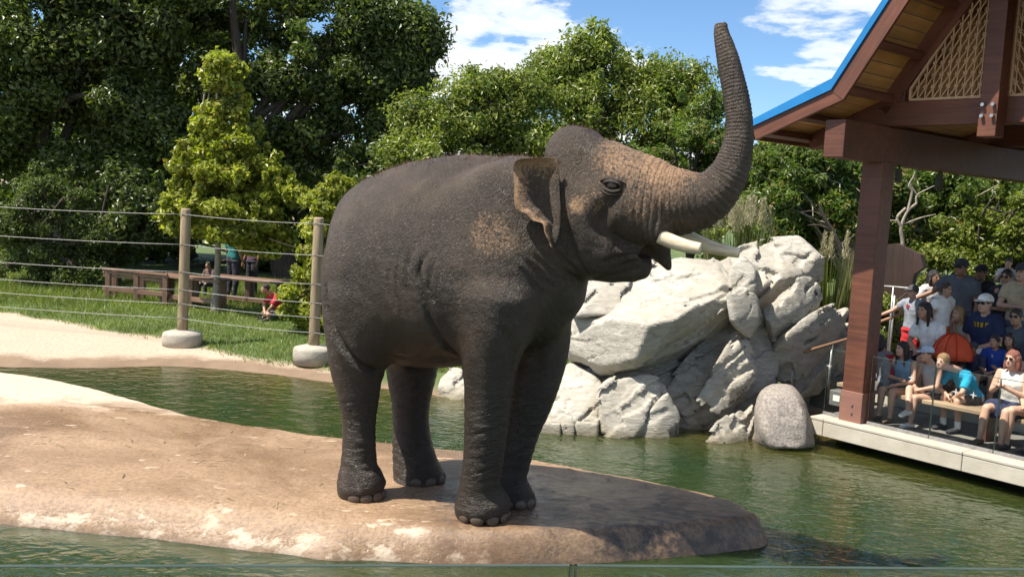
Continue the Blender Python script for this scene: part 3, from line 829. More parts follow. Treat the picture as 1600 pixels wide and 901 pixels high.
# eyes: ball, lids
m_lid = simple('eyelid_skin', (0.022, 0.0145, 0.009), 0.5, 0.3, 30, 0.6, 120)
m_eye = simple('eye', (0.02, 0.011, 0.006), 0.08, 0.1)
for s_ in (-1, 1):
    # find the skin surface at the eye
    near = np.hypot(pxy[:nb, 0] - 957, pxy[:nb, 1] - 290)
    cand = np.where((near < 8) & (P[:, 1] < -0.1))[0]
    c = P[cand].mean(0) if len(cand) else el(957, 290, -.33)
    c = c * np.array((1, -s_ * (1 if s_ > 0 else 1), 1)) if s_ > 0 else c
    if s_ > 0: c[1] = abs(c[1])
    bm = bmesh.new(); bmesh.ops.create_uvsphere(bm, u_segments=16, v_segments=10, radius=0.045)
    eo = mesh_bm('eye', bm, m_eye, None, True)
    eo.location = ew(c + np.array((0, s_ * 0.002, 0)))

    to_local(eo, eleph)
    for up_, r_, w_ in ((1, .052, .017), (-1, .052, .015), (1, .082, .013), (-1, .082, .014), (-1, .108, .010)):
        pts = []
        for i in range(11):
            an = math.pi * i / 10
            x_ = -math.cos(an) * r_ * 1.35; z_ = up_ * math.sin(an) * r_ * (0.62 if up_ > 0 else .8)
            pts.append(ew(c + np.array((x_, s_ * (0.034 - 5.0 * x_ * x_ - 2.5 * z_ * z_), z_ - 0.1 * x_))))
        to_local(tube('eyelid', pts, [w_ * (0.35 + 0.65 * math.sin(math.pi * i / 10)) for i in range(11)], m_lid if r_ < .06 else m_ele, None, 8), eleph)
# toenails
m_nail = simple('toenail', (0.075, 0.052, 0.036), 0.5, 0.25, 30, 0.2, 60)
for (x, y, r, l), angs in (((754, 792, 44, -.28), (-112, -78, -42, -8, 24)), ((806, 787, 31, .18), (-95, -55, -15, 25)), ((566, 759, 38, -.34), (-80, -48, -14, 18)), ((655, 755, 42, .34), (-70, -35, 0, 35))):
    c = el(x, y, l); rr = r * mpp(c)
    for an in angs:
        a_ = R(an)
        d3 = np.array((math.cos(a_), math.sin(a_), 0))
        bm = bmesh.new(); bmesh.ops.create_uvsphere(bm, u_segments=12, v_segments=8, radius=1.0)
        o = mesh_bm('toenail', bm, m_nail, None, True)
        o.matrix_world = Matrix.Translation(ew(np.array((c[0], c[1], PLT + 0.040)) + d3 * rr * 0.885)) @ Matrix.Rotation(a_ - EA, 4, 'Z') @ Matrix.Diagonal((0.026, 0.056, 0.046, 1))
        to_local(o, eleph)
print('elephant', len(PW2), len(QQ), PL.min(0), PL.max(0), el(1174,180,0), el(1126,30,0))
# ================================================================ rockwork across the pool
m_rock, nt, b = new_mat('pale_rock')
g = N(nt, 'ShaderNodeNewGeometry'); pos = g.outputs['Position']
mpr = N(nt, 'ShaderNodeMapping', {0: pos, 2: (0.25, 0.5, 0.1), 3: (0.8, 0.8, 2.6)})
r1 = N(nt, 'ShaderNodeTexNoise', {'Vector': pos, 'Scale': 1.3, 'Detail': 7.0, 'Roughness': 0.62})
r2 = N(nt, 'ShaderNodeTexNoise', {'Vector': mpr, 'Scale': 7.0, 'Detail': 7.0, 'Roughness': 0.7, 'Distortion': 0.8})
r3 = N(nt, 'ShaderNodeTexNoise', {'Vector': pos, 'Scale': 42.0, 'Detail': 5.0, 'Roughness': 0.7})
rc = ramp(nt, r2.outputs['Fac'], [(0.26, (0.15, 0.138, 0.112)), (0.40, (0.34, 0.318, 0.27)), (0.64, (0.48, 0.455, 0.40))])
rs = mixc(nt, ramp(nt, r1.outputs['Fac'], [(0.40, 0.45), (0.58, 0.0)]).outputs[0], rc, (0.29, 0.25, 0.185))
rv = N(nt, 'ShaderNodeTexVoronoi', {'Vector': N(nt, 'ShaderNodeVectorMath', {0: mpr.outputs[0], 1: N(nt, 'ShaderNodeVectorMath', {0: r1.outputs['Color'], 3: 0.9}, operation='SCALE').outputs[0]}, operation='ADD').outputs[0], 'Scale': 2.4}, feature='DISTANCE_TO_EDGE')
crk = math_(nt, 'MULTIPLY', ramp(nt, rv.outputs['Distance'], [(0.0, 0.5), (0.018, 0.0)]).outputs[0], ramp(nt, r1.outputs['Fac'], [(0.46, 0.0), (0.56, 1.0)]).outputs[0])
rs2 = mixc(nt, crk.outputs[0], rs, (0.12, 0.10, 0.075))
zs = N(nt, 'ShaderNodeSeparateXYZ', {0: pos})
wl = ramp(nt, math_(nt, 'MULTIPLY_ADD', r2.outputs['Fac'], 0.16, zs.outputs[2]).outputs[0], [(0.06, 0.85), (0.24, 0.0)])
rs3 = mixc(nt, wl.outputs[0], rs2, (0.14, 0.115, 0.06))
nt.links.new(co(rs3), b.inputs['Base Color'])
b.inputs['Roughness'].default_value = 0.85
hh = math_(nt, 'MULTIPLY_ADD', r3.outputs['Fac'], 0.3, r2.outputs['Fac'])
hh2 = math_(nt, 'MULTIPLY_ADD', crk.outputs[0], -0.5, hh)
bp = N(nt, 'ShaderNodeBump', {'Strength': 0.8, 'Distance': 0.025, 'Height': hh2})
nt.links.new(bp.outputs[0], b.inputs['Normal'])

def hull_planes(pts):
    bm = bmesh.new()
    for p in pts: bm.verts.new(p)
    bmesh.ops.convex_hull(bm, input=bm.verts)
    bm.normal_update()
    c = sum((v.co for v in bm.verts), Vector()) / len(bm.verts)
    pl = []
    for f in bm.faces:
        n = f.normal.copy()
        if (f.calc_center_median() - c).dot(n) < 0: n = -n
        pl.append((np.array(n), n.dot(f.verts[0].co)))
    bm.free()
    return pl
BED = np.array((-0.50, -0.18, 0.85)); BED /= np.linalg.norm(BED)
_b1 = np.cross(BED, (0, 1, 0)); _b1 /= np.linalg.norm(_b1); _b2 = np.cross(BED, _b1)
def rock(name, pts, label, seed, h=0.027, rough=1.0, rnd=0.02, strata=1.0, group=None, mat=None, chips=None):
    """convex block cut by random planes, with ledges broken out along the bedding"""
    pts = [Vector(p) for p in pts]
    A = np.array(pts); lo = A.min(0) - 0.12; hi = A.max(0) + 0.12
    f = Field(lo, hi, h)
    ax = [f.lo[k] + h * np.arange(f.n[k]) for k in range(3)]
    X, Y, Z = np.meshgrid(*ax, indexing='ij')
    PP = np.stack([X.ravel(), Y.ravel(), Z.ravel()], -1)
    rg_ = np.random.default_rng(seed); pls = hull_planes(pts); hull = list(pls)
    sc_ = float((A.max(0) - A.min(0)).mean())
    for _ in range(40):
        n_ = rg_.normal(size=3); n_ /= np.linalg.norm(n_)
        pls.append((n_, (A @ n_).max() - sc_ * (0.01 + 0.035 * rg_.random())))
    d = None
    for n, dd in pls:
        q = PP @ n - dd
        if d is None: d = q
        else:
            t = np.clip(rnd - np.abs(d - q), 0, None) / rnd
            d = np.maximum(d, q) + t * t * rnd * 0.25
    sel = np.where(np.abs(d) < 0.28)[0]
    S = PP[sel]; ds = d[sel].copy(); ds0 = ds.copy()
    wob = S + 0.07 * np.stack([vnoise(S, 2.2, seed + k) for k in range(3)], -1) + 0.025 * np.stack([vnoise(S, 7.0, seed + 5 + k) for k in range(3)], -1)
    near = np.where(np.abs(ds) < h)[0]
    nch = chips if chips is not None else int(8 + 16 * min(1.5, sc_))
    for c in range(nch if strata > 0 and len(near) else 0):
        p = wob[near[rg_.integers(len(near))]]
        sz = sc_ * np.array((0.10 + 0.30 * rg_.random(), 0.07 + 0.16 * rg_.random(), 0.025 + 0.05 * rg_.random()))
        tw = rg_.normal() * 0.25
        a1 = _b1 * math.cos(tw) + _b2 * math.sin(tw); a2 = -_b1 * math.sin(tw) + _b2 * math.cos(tw)
        bn = BED + rg_.normal(size=3) * 0.10; bn /= np.linalg.norm(bn)
        v = wob - p
        dx = np.abs(v @ a1) - sz[0]; dy = np.abs(v @ a2) - sz[1]; dz = np.abs(v @ bn) - sz[2]
        box = np.maximum(np.maximum(dx, dy), dz)
        lim = (0.02 + 0.075 * rg_.random()) * rough           # no ledge deeper than this
        ds = np.maximum(ds, np.minimum(-box, ds0 + lim))
    st = S @ BED * 5.0 + 1.2 * vnoise(S, 1.1, seed + 20); saw = st - np.floor(st)
    ds += strata * 0.03 * rough * np.clip(1 - np.abs(saw - 0.5) * 16, 0, 1) * np.clip(vnoise(S, 1.7, seed + 21) * 2.2, 0, 1)
    ds += rough * (0.030 * vnoise(S, 1.4, seed + 11) + 0.014 * np.abs(vnoise(S, 3.3, seed + 12)) + 0.006 * np.abs(vnoise(S, 8.0, seed + 13)) + 0.004 * vnoise(S, 19, seed + 14)) - 0.02
    d[sel] = ds
    f.d = d.reshape(X.shape).astype(np.float32)
    P_, Q_ = f.mesh()
    nn = vnormals(P_, Q_)
    if (nn * (P_ - P_.mean(0))).sum() < 0: Q_ = Q_[:, ::-1]
    c = P_.mean(0); c[2] = P_[:, 2].min()
    o = mesh_np(name, P_ - c, Q_, mat or m_rock, smooth=strata <= 0)
    o.location = c
    tag(o, label, 'rock', group)
    return o
def rp(*pts):
    return [P_y(x, y, D) for x, y, D in pts]
rock('boulder', rp((878, 500, 13.0), (885, 560, 12.9), (1003, 563, 11.9), (965, 588, 12.3), (1012, 512, 11.8), (1060, 494, 11.9), (1143, 452, 12.5), (1153, 478, 12.6), (950, 432, 13.6), (1000, 405, 14.0), (1055, 390, 14.3), (1125, 397, 14.3), (1030, 592, 13.0), (1095, 575, 13.7), (1152, 510, 13.7), (900, 600, 13.5), (1000, 560, 14.8), (880, 470, 14.2)), 'largest pale boulder of the rockwork, broad sunlit top sloping towards the elephant', 3)
rock('boulder', rp((885, 448, 13.0), (940, 428, 13.4), (984, 428, 13.4), (982, 470, 12.9), (955, 490, 12.7), (893, 496, 12.7), (893, 480, 13.6), (975, 455, 13.9)), 'small flat slab lying on the sunlit slope below the elephant\'s chin', 5, rough=0.7)
rock('boulder', rp((1090, 432, 13.4), (1120, 398, 14.0), (1160, 383, 14.4), (1205, 362, 14.8), (1252, 364, 14.9), (1287, 398, 14.5), (1283, 440, 14.6), (1262, 432, 14.0), (1190, 446, 13.4), (1160, 460, 13.2), (1180, 520, 13.9), (1270, 500, 14.8), (1120, 500, 14.8)), 'highest slab of the rockwork with a wide pale top', 7)
rock('boulder', rp((1192, 470, 13.2), (1232, 440, 13.4), (1272, 428, 13.7), (1287, 450, 13.8), (1283, 474, 13.7), (1240, 497, 13.2), (1203, 506, 12.9), (1196, 500, 13.0), (1212, 545, 13.4), (1275, 530, 14.0), (1200, 560, 13.9)), 'tilted slab just under the highest one, notched sunlit top', 9)
rock('boulder', rp((1225, 528, 13.0), (1262, 492, 13.3), (1322, 468, 13.9), (1328, 492, 13.9), (1330, 600, 14.2), (1250, 625, 13.3), (1180, 600, 13.3), (1190, 545, 13.4), (1330, 540, 14.8), (1200, 560, 14.4)), 'dark faced slab running behind the roof post, lit along its crest', 11)
rock('boulder', rp((1030, 600, 12.6), (1100, 540, 12.9), (1150, 480, 13.3), (1200, 470, 13.6), (1215, 560, 13.2), (1215, 620, 12.9), (1180, 700, 12.6), (1060, 700, 12.3), (1020, 650, 12.5), (1100, 600, 14.2), (1200, 700, 13.9)), 'dark shaded core of the rockwork between the lit slabs', 13)
rock('boulder', rp((1086, 612, 12.05), (1096, 596, 12.2), (1150, 518, 12.6), (1172, 530, 12.6), (1184, 558, 12.6), (1181, 604, 12.4), (1128, 655, 12.1), (1084, 628, 12.0), (1140, 600, 13.0)), 'leaning lit slab standing on end above the water', 15, rough=0.8)
rock('boulder', rp((1096, 690, 11.75), (1105, 668, 11.8), (1130, 646, 12.0), (1164, 616, 12.3), (1182, 626, 12.4), (1192, 700, 12.1), (1140, 705, 11.7), (1170, 705, 12.8)), 'low jagged rock at the waterline beneath the leaning slab', 17, rough=0.8)
bp_ = [(1172, 705, 12.1), (1180, 640, 12.0), (1186, 612, 12.1), (1205, 601, 12.3), (1236, 601, 12.3), (1254, 617, 12.2), (1268, 650, 12.0), (1279, 700, 11.9), (1262, 705, 11.45), (1205, 705, 11.45), (1200, 625, 11.75), (1244, 622, 11.75), (1262, 660, 11.6), (1190, 660, 11.6), (1205, 605, 12.9), (1240, 605, 12.9), (1265, 700, 12.8), (1180, 700, 12.8)]
m_gran = simple('granite', (0.17, 0.145, 0.125), 0.85, 0.35, 30, 0.8, 45, col2=(0.40, 0.355, 0.315))
rock('boulder', rp(*bp_), 'round speckled granite boulder beside the concrete deck', 19, rough=1.6, rnd=0.05, strata=0.0, mat=m_gran)
rock('boulder', rp((838, 668, 12.05), (842, 640, 12.2), (862, 598, 12.7), (890, 566, 13.1), (938, 590, 12.8), (944, 602, 12.5), (934, 652, 12.0), (932, 690, 11.9), (840, 690, 12.1), (870, 620, 13.8), (930, 640, 13.6)), 'pale stepped boulder at the water below the broad slope', 21, rough=0.8)
rock('boulder', rp((928, 605, 12.0), (962, 584, 12.2), (1000, 578, 12.2), (1038, 588, 12.2), (1048, 615, 12.1), (1020, 640, 11.9), (980, 668, 11.75), (932, 686, 11.7), (985, 692, 11.7), (1030, 668, 12.1), (960, 640, 13.2), (1040, 690, 12.9)), 'pale blocky boulder at the waterline with a broken front edge', 23, rough=0.85)
rock('boulder', rp((982, 695, 11.85), (1042, 606, 12.0), (1064, 650, 12.0), (1058, 690, 11.9), (1020, 700, 11.8), (1030, 650, 12.7), (1050, 690, 12.8)), 'dark wedge of rock between the blocky boulder and the shaded core', 25, rough=0.7)
rock('boulder', rp((1136, 458, 12.4), (1160, 446, 12.5), (1184, 464, 12.6), (1184, 498, 12.5), (1170, 530, 12.5), (1142, 500, 12.3), (1165, 470, 13.4), (1150, 520, 13.2), (1190, 500, 13.2)), 'small split wedge at the end of the broad sunlit slope', 27, h=0.022, rough=0.5)
rock('boulder', rp((1138, 450, 12.7), (1143, 414, 12.9), (1162, 399, 13.0), (1182, 418, 12.9), (1184, 455, 12.8), (1155, 470, 12.6), (1165, 420, 13.6), (1140, 450, 13.5), (1190, 450, 13.5)), 'small upright stone in the notch between the two big slabs', 29, h=0.022, rough=0.4)
rock('boulder', rp((890, 590, 12.9), (960, 560, 13.0), (1045, 575, 12.8), (1070, 620, 12.6), (1050, 690, 12.5), (960, 690, 12.6), (900, 660, 12.9), (980, 570, 14.5), (1000, 690, 14.0), (1080, 540, 13.6)), 'shaded rock closing the gap under the broad sunlit slope', 41, rough=0.8)
for i, (x0, x1) in enumerate(((840, 876), (878, 898), (900, 934))):
    rock('rock_block', rp((x0, 690, 11.75), (x0, 660, 11.8), (x1, 664, 11.75), (x1, 692, 11.7), (x0 + 2, 658, 12.4), (x1, 660, 12.4), (x0, 690, 12.4), (x1, 690, 12.4)), ('broad squared block by the water under the stepped boulder, nearest the elephant', 'narrow squared block in the middle of the row under the stepped boulder', 'squared block by the water touching the blocky boulder')[i], 31 + i, h=0.022, rough=0.35, strata=0.3, group='squared blocks along the waterline')
rock('boulder', rp((680, 632, 13.6), (688, 590, 13.8), (700, 572, 14.0), (722, 576, 13.9), (733, 606, 13.7), (742, 636, 13.4), (710, 640, 13.3), (710, 600, 14.6)), 'low pale rock by the water seen between the elephant\'s legs', 37, rough=0.6)
rock('boulder', rp((735, 640, 13.2), (740, 600, 13.5), (790, 585, 13.8), (850, 570, 13.6), (880, 590, 13.0), (870, 660, 12.5), (800, 660, 12.8), (800, 600, 14.8)), 'pale rock at the shore hidden mostly by the elephant\'s front legs', 39, rough=0.8)
# ================================================================ vegetation
def leaf_mat(name, c_dark, c_mid, c_lite, gloss=0.42, trans=0.35, yell=None):
    m = bpy.data.materials.new(name); m.use_nodes = True
    nt = m.node_tree; nt.nodes.clear()
    g = N(nt, 'ShaderNodeNewGeometry')
    st = [(0.0, c_dark), (0.5, c_mid), (0.93, c_lite)]
    if yell: st.append((1.0, yell))
    rr = ramp(nt, g.outputs['Random Per Island'], st)
    nz = N(nt, 'ShaderNodeTexNoise', {'Vector': g.outputs['Position'], 'Scale': 1.1, 'Detail': 2.0})
    cc = mixc(nt, 1.0, rr, ramp(nt, nz.outputs['Fac'], [(0.3, 0.72), (0.7, 1.22)]), 'MULTIPLY')
    b = N(nt, 'ShaderNodeBsdfPrincipled', {'Base Color': co(cc), 'Roughness': gloss, 'Specular IOR Level': 0.5})
    t = N(nt, 'ShaderNodeBsdfTranslucent', {'Color': co(mixc(nt, 1.0, cc, (1.25, 1.5, 0.5), 'MULTIPLY'))})
    mx = N(nt, 'ShaderNodeMixShader', {0: trans, 1: b.outputs[0], 2: t.outputs[0]})
    N(nt, 'ShaderNodeOutputMaterial', {0: mx.outputs[0]})
    return m
m_bark = simple('bark', (0.055, 0.042, 0.032), 0.9, 0.35, 6, 0.9, 22, stretch=(4, 4, 0.8))
m_barkl = simple('pale_bark', (0.26, 0.22, 0.17), 0.85, 0.3, 6, 0.6, 22, stretch=(4, 4, 0.8))
LM_dark = leaf_mat('leaf_dark', (0.038, 0.062, 0.014), (0.085, 0.120, 0.026), (0.18, 0.205, 0.058), 0.38, 0.40)
LM_mid = leaf_mat('leaf_mid', (0.08, 0.115, 0.02), (0.185, 0.225, 0.04), (0.32, 0.335, 0.09), 0.40, 0.42)
LM_right = leaf_mat('leaf_right', (0.055, 0.095, 0.017), (0.12, 0.175, 0.032), (0.22, 0.255, 0.065), 0.40, 0.40, (0.25, 0.13, 0.04))
LM_yell = leaf_mat('leaf_yellow_green', (0.12, 0.15, 0.016), (0.28, 0.30, 0.035), (0.45, 0.44, 0.075), 0.42, 0.40, (0.27, 0.16, 0.04))
LM_oliv = leaf_mat('leaf_olive', (0.036, 0.062, 0.014), (0.080, 0.115, 0.026), (0.16, 0.185, 0.055), 0.42, 0.33)

def leaves_np(rng, clumps, n, size, shell=0.45, up=0.35, aspect=0.5, droop=0.0):
    C = np.array([c[0] for c in clumps]); Rd = np.array([c[1] for c in clumps])
    w = (Rd.prod(1)) ** (0.6); w = w / w.sum()
    k = rng.choice(len(C), n, p=w)
    d = rng.normal(size=(n, 3)); d /= np.linalg.norm(d, axis=1)[:, None]
    r = shell + (1 - shell) * rng.random(n) ** 0.6
    r *= 1 + 0.16 * rng.normal(size=n)
    ctr = C[k] + d * Rd[k] * r[:, None]
    nr = d + rng.normal(size=(n, 3)) * 0.75 + np.array((0, 0, up)); nr /= np.linalg.norm(nr, axis=1)[:, None]
    ax = rng.normal(size=(n, 3)); ax[:, 2] -= droop; ax -= nr * (ax * nr).sum(1)[:, None]; ax /= np.linalg.norm(ax, axis=1)[:, None]
    sd = np.cross(nr, ax)
    L = size * (0.6 + 0.8 * rng.random(n))[:, None]
    Wd = L * aspect
    V = np.stack([ctr - ax * L * 0.5, ctr + sd * Wd * 0.5 + nr * L * 0.08, ctr + ax * L * 0.5 - nr * L * 0.10, ctr - sd * Wd * 0.5 + nr * L * 0.08], 1).reshape(-1, 3)
    F = np.arange(4 * n).reshape(-1, 4)
    return V, F

def sub_clumps(rng, ells, per_m3, rmin, rmax, flat=0.75, inner=0.35):
    out = []
    for c, r in ells:
        vol = 4.19 * r[0] * r[1] * r[2]
        n = max(8, int(per_m3 * vol))
        d = rng.normal(size=(n, 3)); d /= np.linalg.norm(d, axis=1)[:, None]
        rr = (inner + (1 - inner) * rng.random(n) ** 0.5)[:, None]
        for q in c + d * np.array(r) * rr:
            s = rmin + (rmax - rmin) * rng.random() ** 1.5
            out.append((q, np.array((s * (0.8 + 0.5 * rng.random()), s * (0.8 + 0.5 * rng.random()), s * flat))))
        for _ in range(int(n * 0.45)):          # sprigs that break the outline
            d1 = rng.normal(size=3); d1[2] = abs(d1[2]) * 1.2; d1 /= np.linalg.norm(d1)
            s = rmin * (0.35 + 0.4 * rng.random())
            out.append((c + d1 * np.array(r) * (1.0 + 0.22 * rng.random()), np.array((s, s, s * (1.2 + rng.random())))))
    return out

def limb_tree(rng, base, tops, r0, fork=0.35):
    """trunk and limbs as swept tubes from the base to the given points: lists of (points, radii)"""
    base = np.array(base, float); out = []
    t0 = np.array(tops[0], float)
    mid = base + (t0 - base) * 0.5 + rng.normal(size=3) * (0.25 if len(tops) > 1 else 0.02)
    tr = catmull([base, base + (mid - base) * 0.5 + rng.normal(size=3) * 0.05, mid, t0], 5)
    n = len(tr); out.append((tr, [r0 * (1.25 - 0.25 * min(1, i / 2)) * (1 - 0.85 * i / (n - 1)) + 0.008 for i in range(n)]))
    for t in tops[1:]:
        t = np.array(t, float)
        f = fork + (0.75 - fork) * rng.random(); i = int(f * (n - 1))
        s = tr[i]; rs = out[0][1][i] * 0.6
        m = s + (t - s) * 0.5 + np.array((0, 0, 0.12 * np.linalg.norm(t - s))) + rng.normal(size=3) * 0.12
        br = catmull([s, m, t], 6); k = len(br)
        out.append((br, [rs * (1 - 0.85 * j / (k - 1)) + 0.006 for j in range(k)]))
    return out

MORE = 1.75
def tree(name, label, cat, ells_px, D, base_px, n_leaf, size, mat, seed, r0=0.18, per=3.0, rmin=0.3, rmax=0.7, bark=None, limbs=7, zbase=None, shell=0.15, depth=1.0, aspect=0.5, group=None, twigs=3, droop=0.0, inner=0.2, flat=0.8):
    rng = np.random.default_rng(seed)
    ells = []
    for e in ells_px:
        x, y, rx, ry = e[:4]; DD = D + (e[4] if len(e) > 4 else 0)
        m = DD / FPX
        ells.append((np.array(P_y(x, y, DD)), np.array((rx * m, max(rx, ry) * m * depth, ry * m))))
    bx = P_y(base_px[0], base_px[1], D)
    zb = ground_at(bx.x, bx.y) - 0.05 if zbase is None else zbase
    base = Vector((bx.x, bx.y, zb))
    cl = sub_clumps(rng, ells, per, rmin, rmax, flat=flat, inner=inner)
    V, F = leaves_np(rng, cl, int(n_leaf * MORE), size * 0.92, shell=shell, aspect=aspect, droop=droop)
    keep = np.repeat(V.reshape(-1, 4, 3)[:, :, 2].min(1) > zb + 0.05, 4)
    V = V[keep]; F = np.arange(len(V)).reshape(-1, 4)
    root = empty(name, base)
    tag(root, label, cat, group)
    mesh_np('crown', V - np.array(base), F, mat, root)
    idx = rng.permutation(len(cl))[:limbs * 3]
    idx = sorted(idx, key=lambda i: -cl[i][0][2])[:]
    tops = [cl[idx[0]][0]] + [cl[i][0] for i in rng.permutation(idx[1:])[:limbs]]
    VV, FF, off = [], [], 0
    for bi, (pts, rad) in enumerate(limb_tree(rng, base, tops, r0)):
        v, f = tube_np(pts, rad, 8 if bi == 0 else 6, cap=False)
        VV.append(np.array([list(q) for q in v])); FF.append(np.array(f) + off); off += len(v)
        # side twigs
        if bi:
            for _ in range(twigs):
                s = np.array(pts[rng.integers(len(pts) // 2, len(pts))]); e = s + rng.normal(size=3) * np.array((.5, .5, .4)) * (rmax + 0.3)
                v, f = tube_np([s, (s + e) / 2 + rng.normal(size=3) * .05, e], [0.018, 0.012, 0.005], 4, cap=False)
                VV.append(np.array([list(q) for q in v])); FF.append(np.array(f) + off); off += len(v)
    mesh_np('trunk', np.vstack(VV) - np.array(base), np.vstack(FF), bark or m_bark, root, True)
    return root

# --- left: tall dark shade trees
tree('shade_tree', 'tall dark shade tree with a thick trunk at the far end of the lawn', 'tree',
     [(60, 40, 190, 130), (190, 20, 160, 110), (110, 170, 150, 100), (210, 150, 110, 110), (20, 250, 100, 90), (170, 270, 120, 80)], 25.5, (120, 440), 62000, 0.17, LM_dark, 1, r0=0.42, per=0.75, rmin=0.45, rmax=1.0, limbs=12, depth=0.55)
tree('shade_tree', 'tall dark shade tree behind the yellow green sapling, ragged edge against the sky', 'tree',
     [(330, 30, 130, 110), (450, 60, 140, 120), (520, 170, 100, 110), (400, 190, 120, 110), (560, 30, 60, 60), (500, 280, 110, 70), (568, 240, 42, 62), (598, 140, 22, 36), (575, 60, 40, 50), (625, 52, 28, 26), (640, 92, 18, 22), (612, 25, 20, 18), (640, 36, 13, 15), (660, 68, 11, 14), (606, 190, 16, 24), (645, 130, 9, 12)], 27.0, (450, 440), 72000, 0.17, LM_dark, 2, r0=0.38, per=0.85, rmin=0.35, rmax=0.85, limbs=16, depth=0.55)
tree('shade_tree', 'dark shade tree standing deepest in the gloom behind the picnic tables', 'tree',
     [(250, 120, 180, 160), (80, 280, 150, 100), (420, 300, 190, 90), (300, 300, 150, 90), (560, 330, 70, 90)], 31.0, (290, 430), 36000, 0.24, LM_dark, 3, r0=0.35, per=0.5, rmin=0.6, rmax=1.2, limbs=8, depth=0.5)
tree('hedge', 'dark hedge closing the view under the shade trees', 'hedge',
     [(40, 390, 110, 60), (200, 385, 110, 55), (350, 395, 110, 55), (480, 400, 90, 60), (580, 400, 70, 70)], 28.5, (300, 440), 26000, 0.16, LM_dark, 4, r0=0.08, per=1.0, rmin=0.4, rmax=0.8, limbs=8, depth=0.5)
tree('shrub', 'loose olive green shrub at the edge of the lawn by the wire fence', 'shrub',
     [(75, 320, 55, 50), (60, 370, 62, 55), (110, 360, 60, 55), (30, 410, 50, 45), (120, 415, 60, 35), (70, 300, 30, 28)], 21.5, (75, 440), 15000, 0.105, LM_oliv, 5, r0=0.06, per=3.5, rmin=0.2, rmax=0.45, limbs=10, aspect=0.38, droop=0.2)
tree('shrub', 'glossy dark shrub between the olive shrub and the yellow green sapling', 'shrub',
     [(175, 330, 60, 60), (200, 380, 70, 45), (235, 330, 45, 50), (160, 390, 50, 40)], 23.0, (190, 440), 13000, 0.13, LM_oliv, 6, r0=0.06, per=2.5, rmin=0.25, rmax=0.5, limbs=8)
tree('sapling', 'yellow green sapling with a slim pale trunk behind the fence post', 'tree',
     [(345, 125, 16, 24), (343, 165, 36, 34), (350, 215, 60, 45), (345, 270, 76, 48), (400, 290, 52, 50), (300, 315, 46, 44), (355, 335, 80, 44), (425, 330, 44, 46), (385, 375, 70, 32), (290, 350, 36, 30), (450, 300, 25, 30), (345, 240, 70, 60), (380, 330, 90, 60), (345, 100, 9, 16), (335, 112, 8, 12), (358, 112, 8, 14), (320, 260, 50, 40), (430, 290, 36, 40)], 19.3, (335, 470), 34000, 0.125, LM_yell, 7, r0=0.07, per=11.0, rmin=0.15, rmax=0.32, limbs=12, twigs=0, inner=0.0, bark=m_barkl, depth=0.8, aspect=0.55, flat=0.6)
tree('shrub', 'bright yellow green shrub climbing beside the second fence post', 'shrub',
     [(505, 325, 34, 34), (492, 375, 34, 40), (482, 430, 32, 40), (474, 485, 30, 34), (525, 300, 26, 24), (515, 400, 34, 60), (490, 510, 34, 20), (520, 350, 40, 60), (470, 455, 22, 40)], 17.4, (495, 520), 10000, 0.105, LM_yell, 8, r0=0.035, per=7.0, rmin=0.12, rmax=0.28, limbs=10, flat=0.65)
# --- middle: trees beyond the elephant
tree('leafy_tree', 'sunlit green tree rising behind the elephant\'s back', 'tree',
     [(640, 255, 60, 40), (700, 215, 70, 52), (770, 180, 70, 52), (820, 190, 60, 62), (740, 250, 120, 50), (850, 240, 70, 50), (670, 200, 36, 34), (760, 140, 30, 26), (815, 150, 26, 26)], 21.5, (720, 450), 26000, 0.12, LM_mid, 9, r0=0.16, per=2.2, rmin=0.3, rmax=0.62, limbs=14, aspect=0.45)
tree('leafy_tree', 'tallest sunlit tree above the elephant\'s head with a thin ragged top', 'tree',
     [(930, 75, 34, 32), (960, 95, 44, 40), (920, 130, 60, 50), (985, 150, 80, 60), (900, 190, 70, 60), (1030, 200, 80, 70), (960, 230, 110, 60), (1045, 130, 42, 36), (880, 140, 30, 40), (1080, 150, 34, 36), (862, 110, 10, 22)], 23.5, (960, 450), 30000, 0.125, LM_mid, 10, r0=0.2, per=2.0, rmin=0.3, rmax=0.65, limbs=16, aspect=0.45)
tree('leafy_tree', 'dark green tree behind the raised trunk', 'tree',
     [(1095, 190, 40, 50), (1110, 240, 44, 60), (1060, 260, 70, 60), (1020, 310, 90, 50), (1120, 300, 50, 50)], 20.5, (1090, 430), 14000, 0.115, LM_right, 11, r0=0.1, per=3.2, rmin=0.2, rmax=0.45, limbs=10, aspect=0.45)
tree('leafy_tree', 'far tree closing the gap between the shade trees and the sunlit tree', 'tree',
     [(600, 290, 80, 70), (700, 300, 120, 70), (850, 300, 120, 70), (640, 230, 40, 30), (1000, 300, 120, 80)], 26.0, (700, 430), 22000, 0.17, LM_oliv, 12, r0=0.15, per=0.9, rmin=0.4, rmax=0.8, limbs=8, depth=0.5)
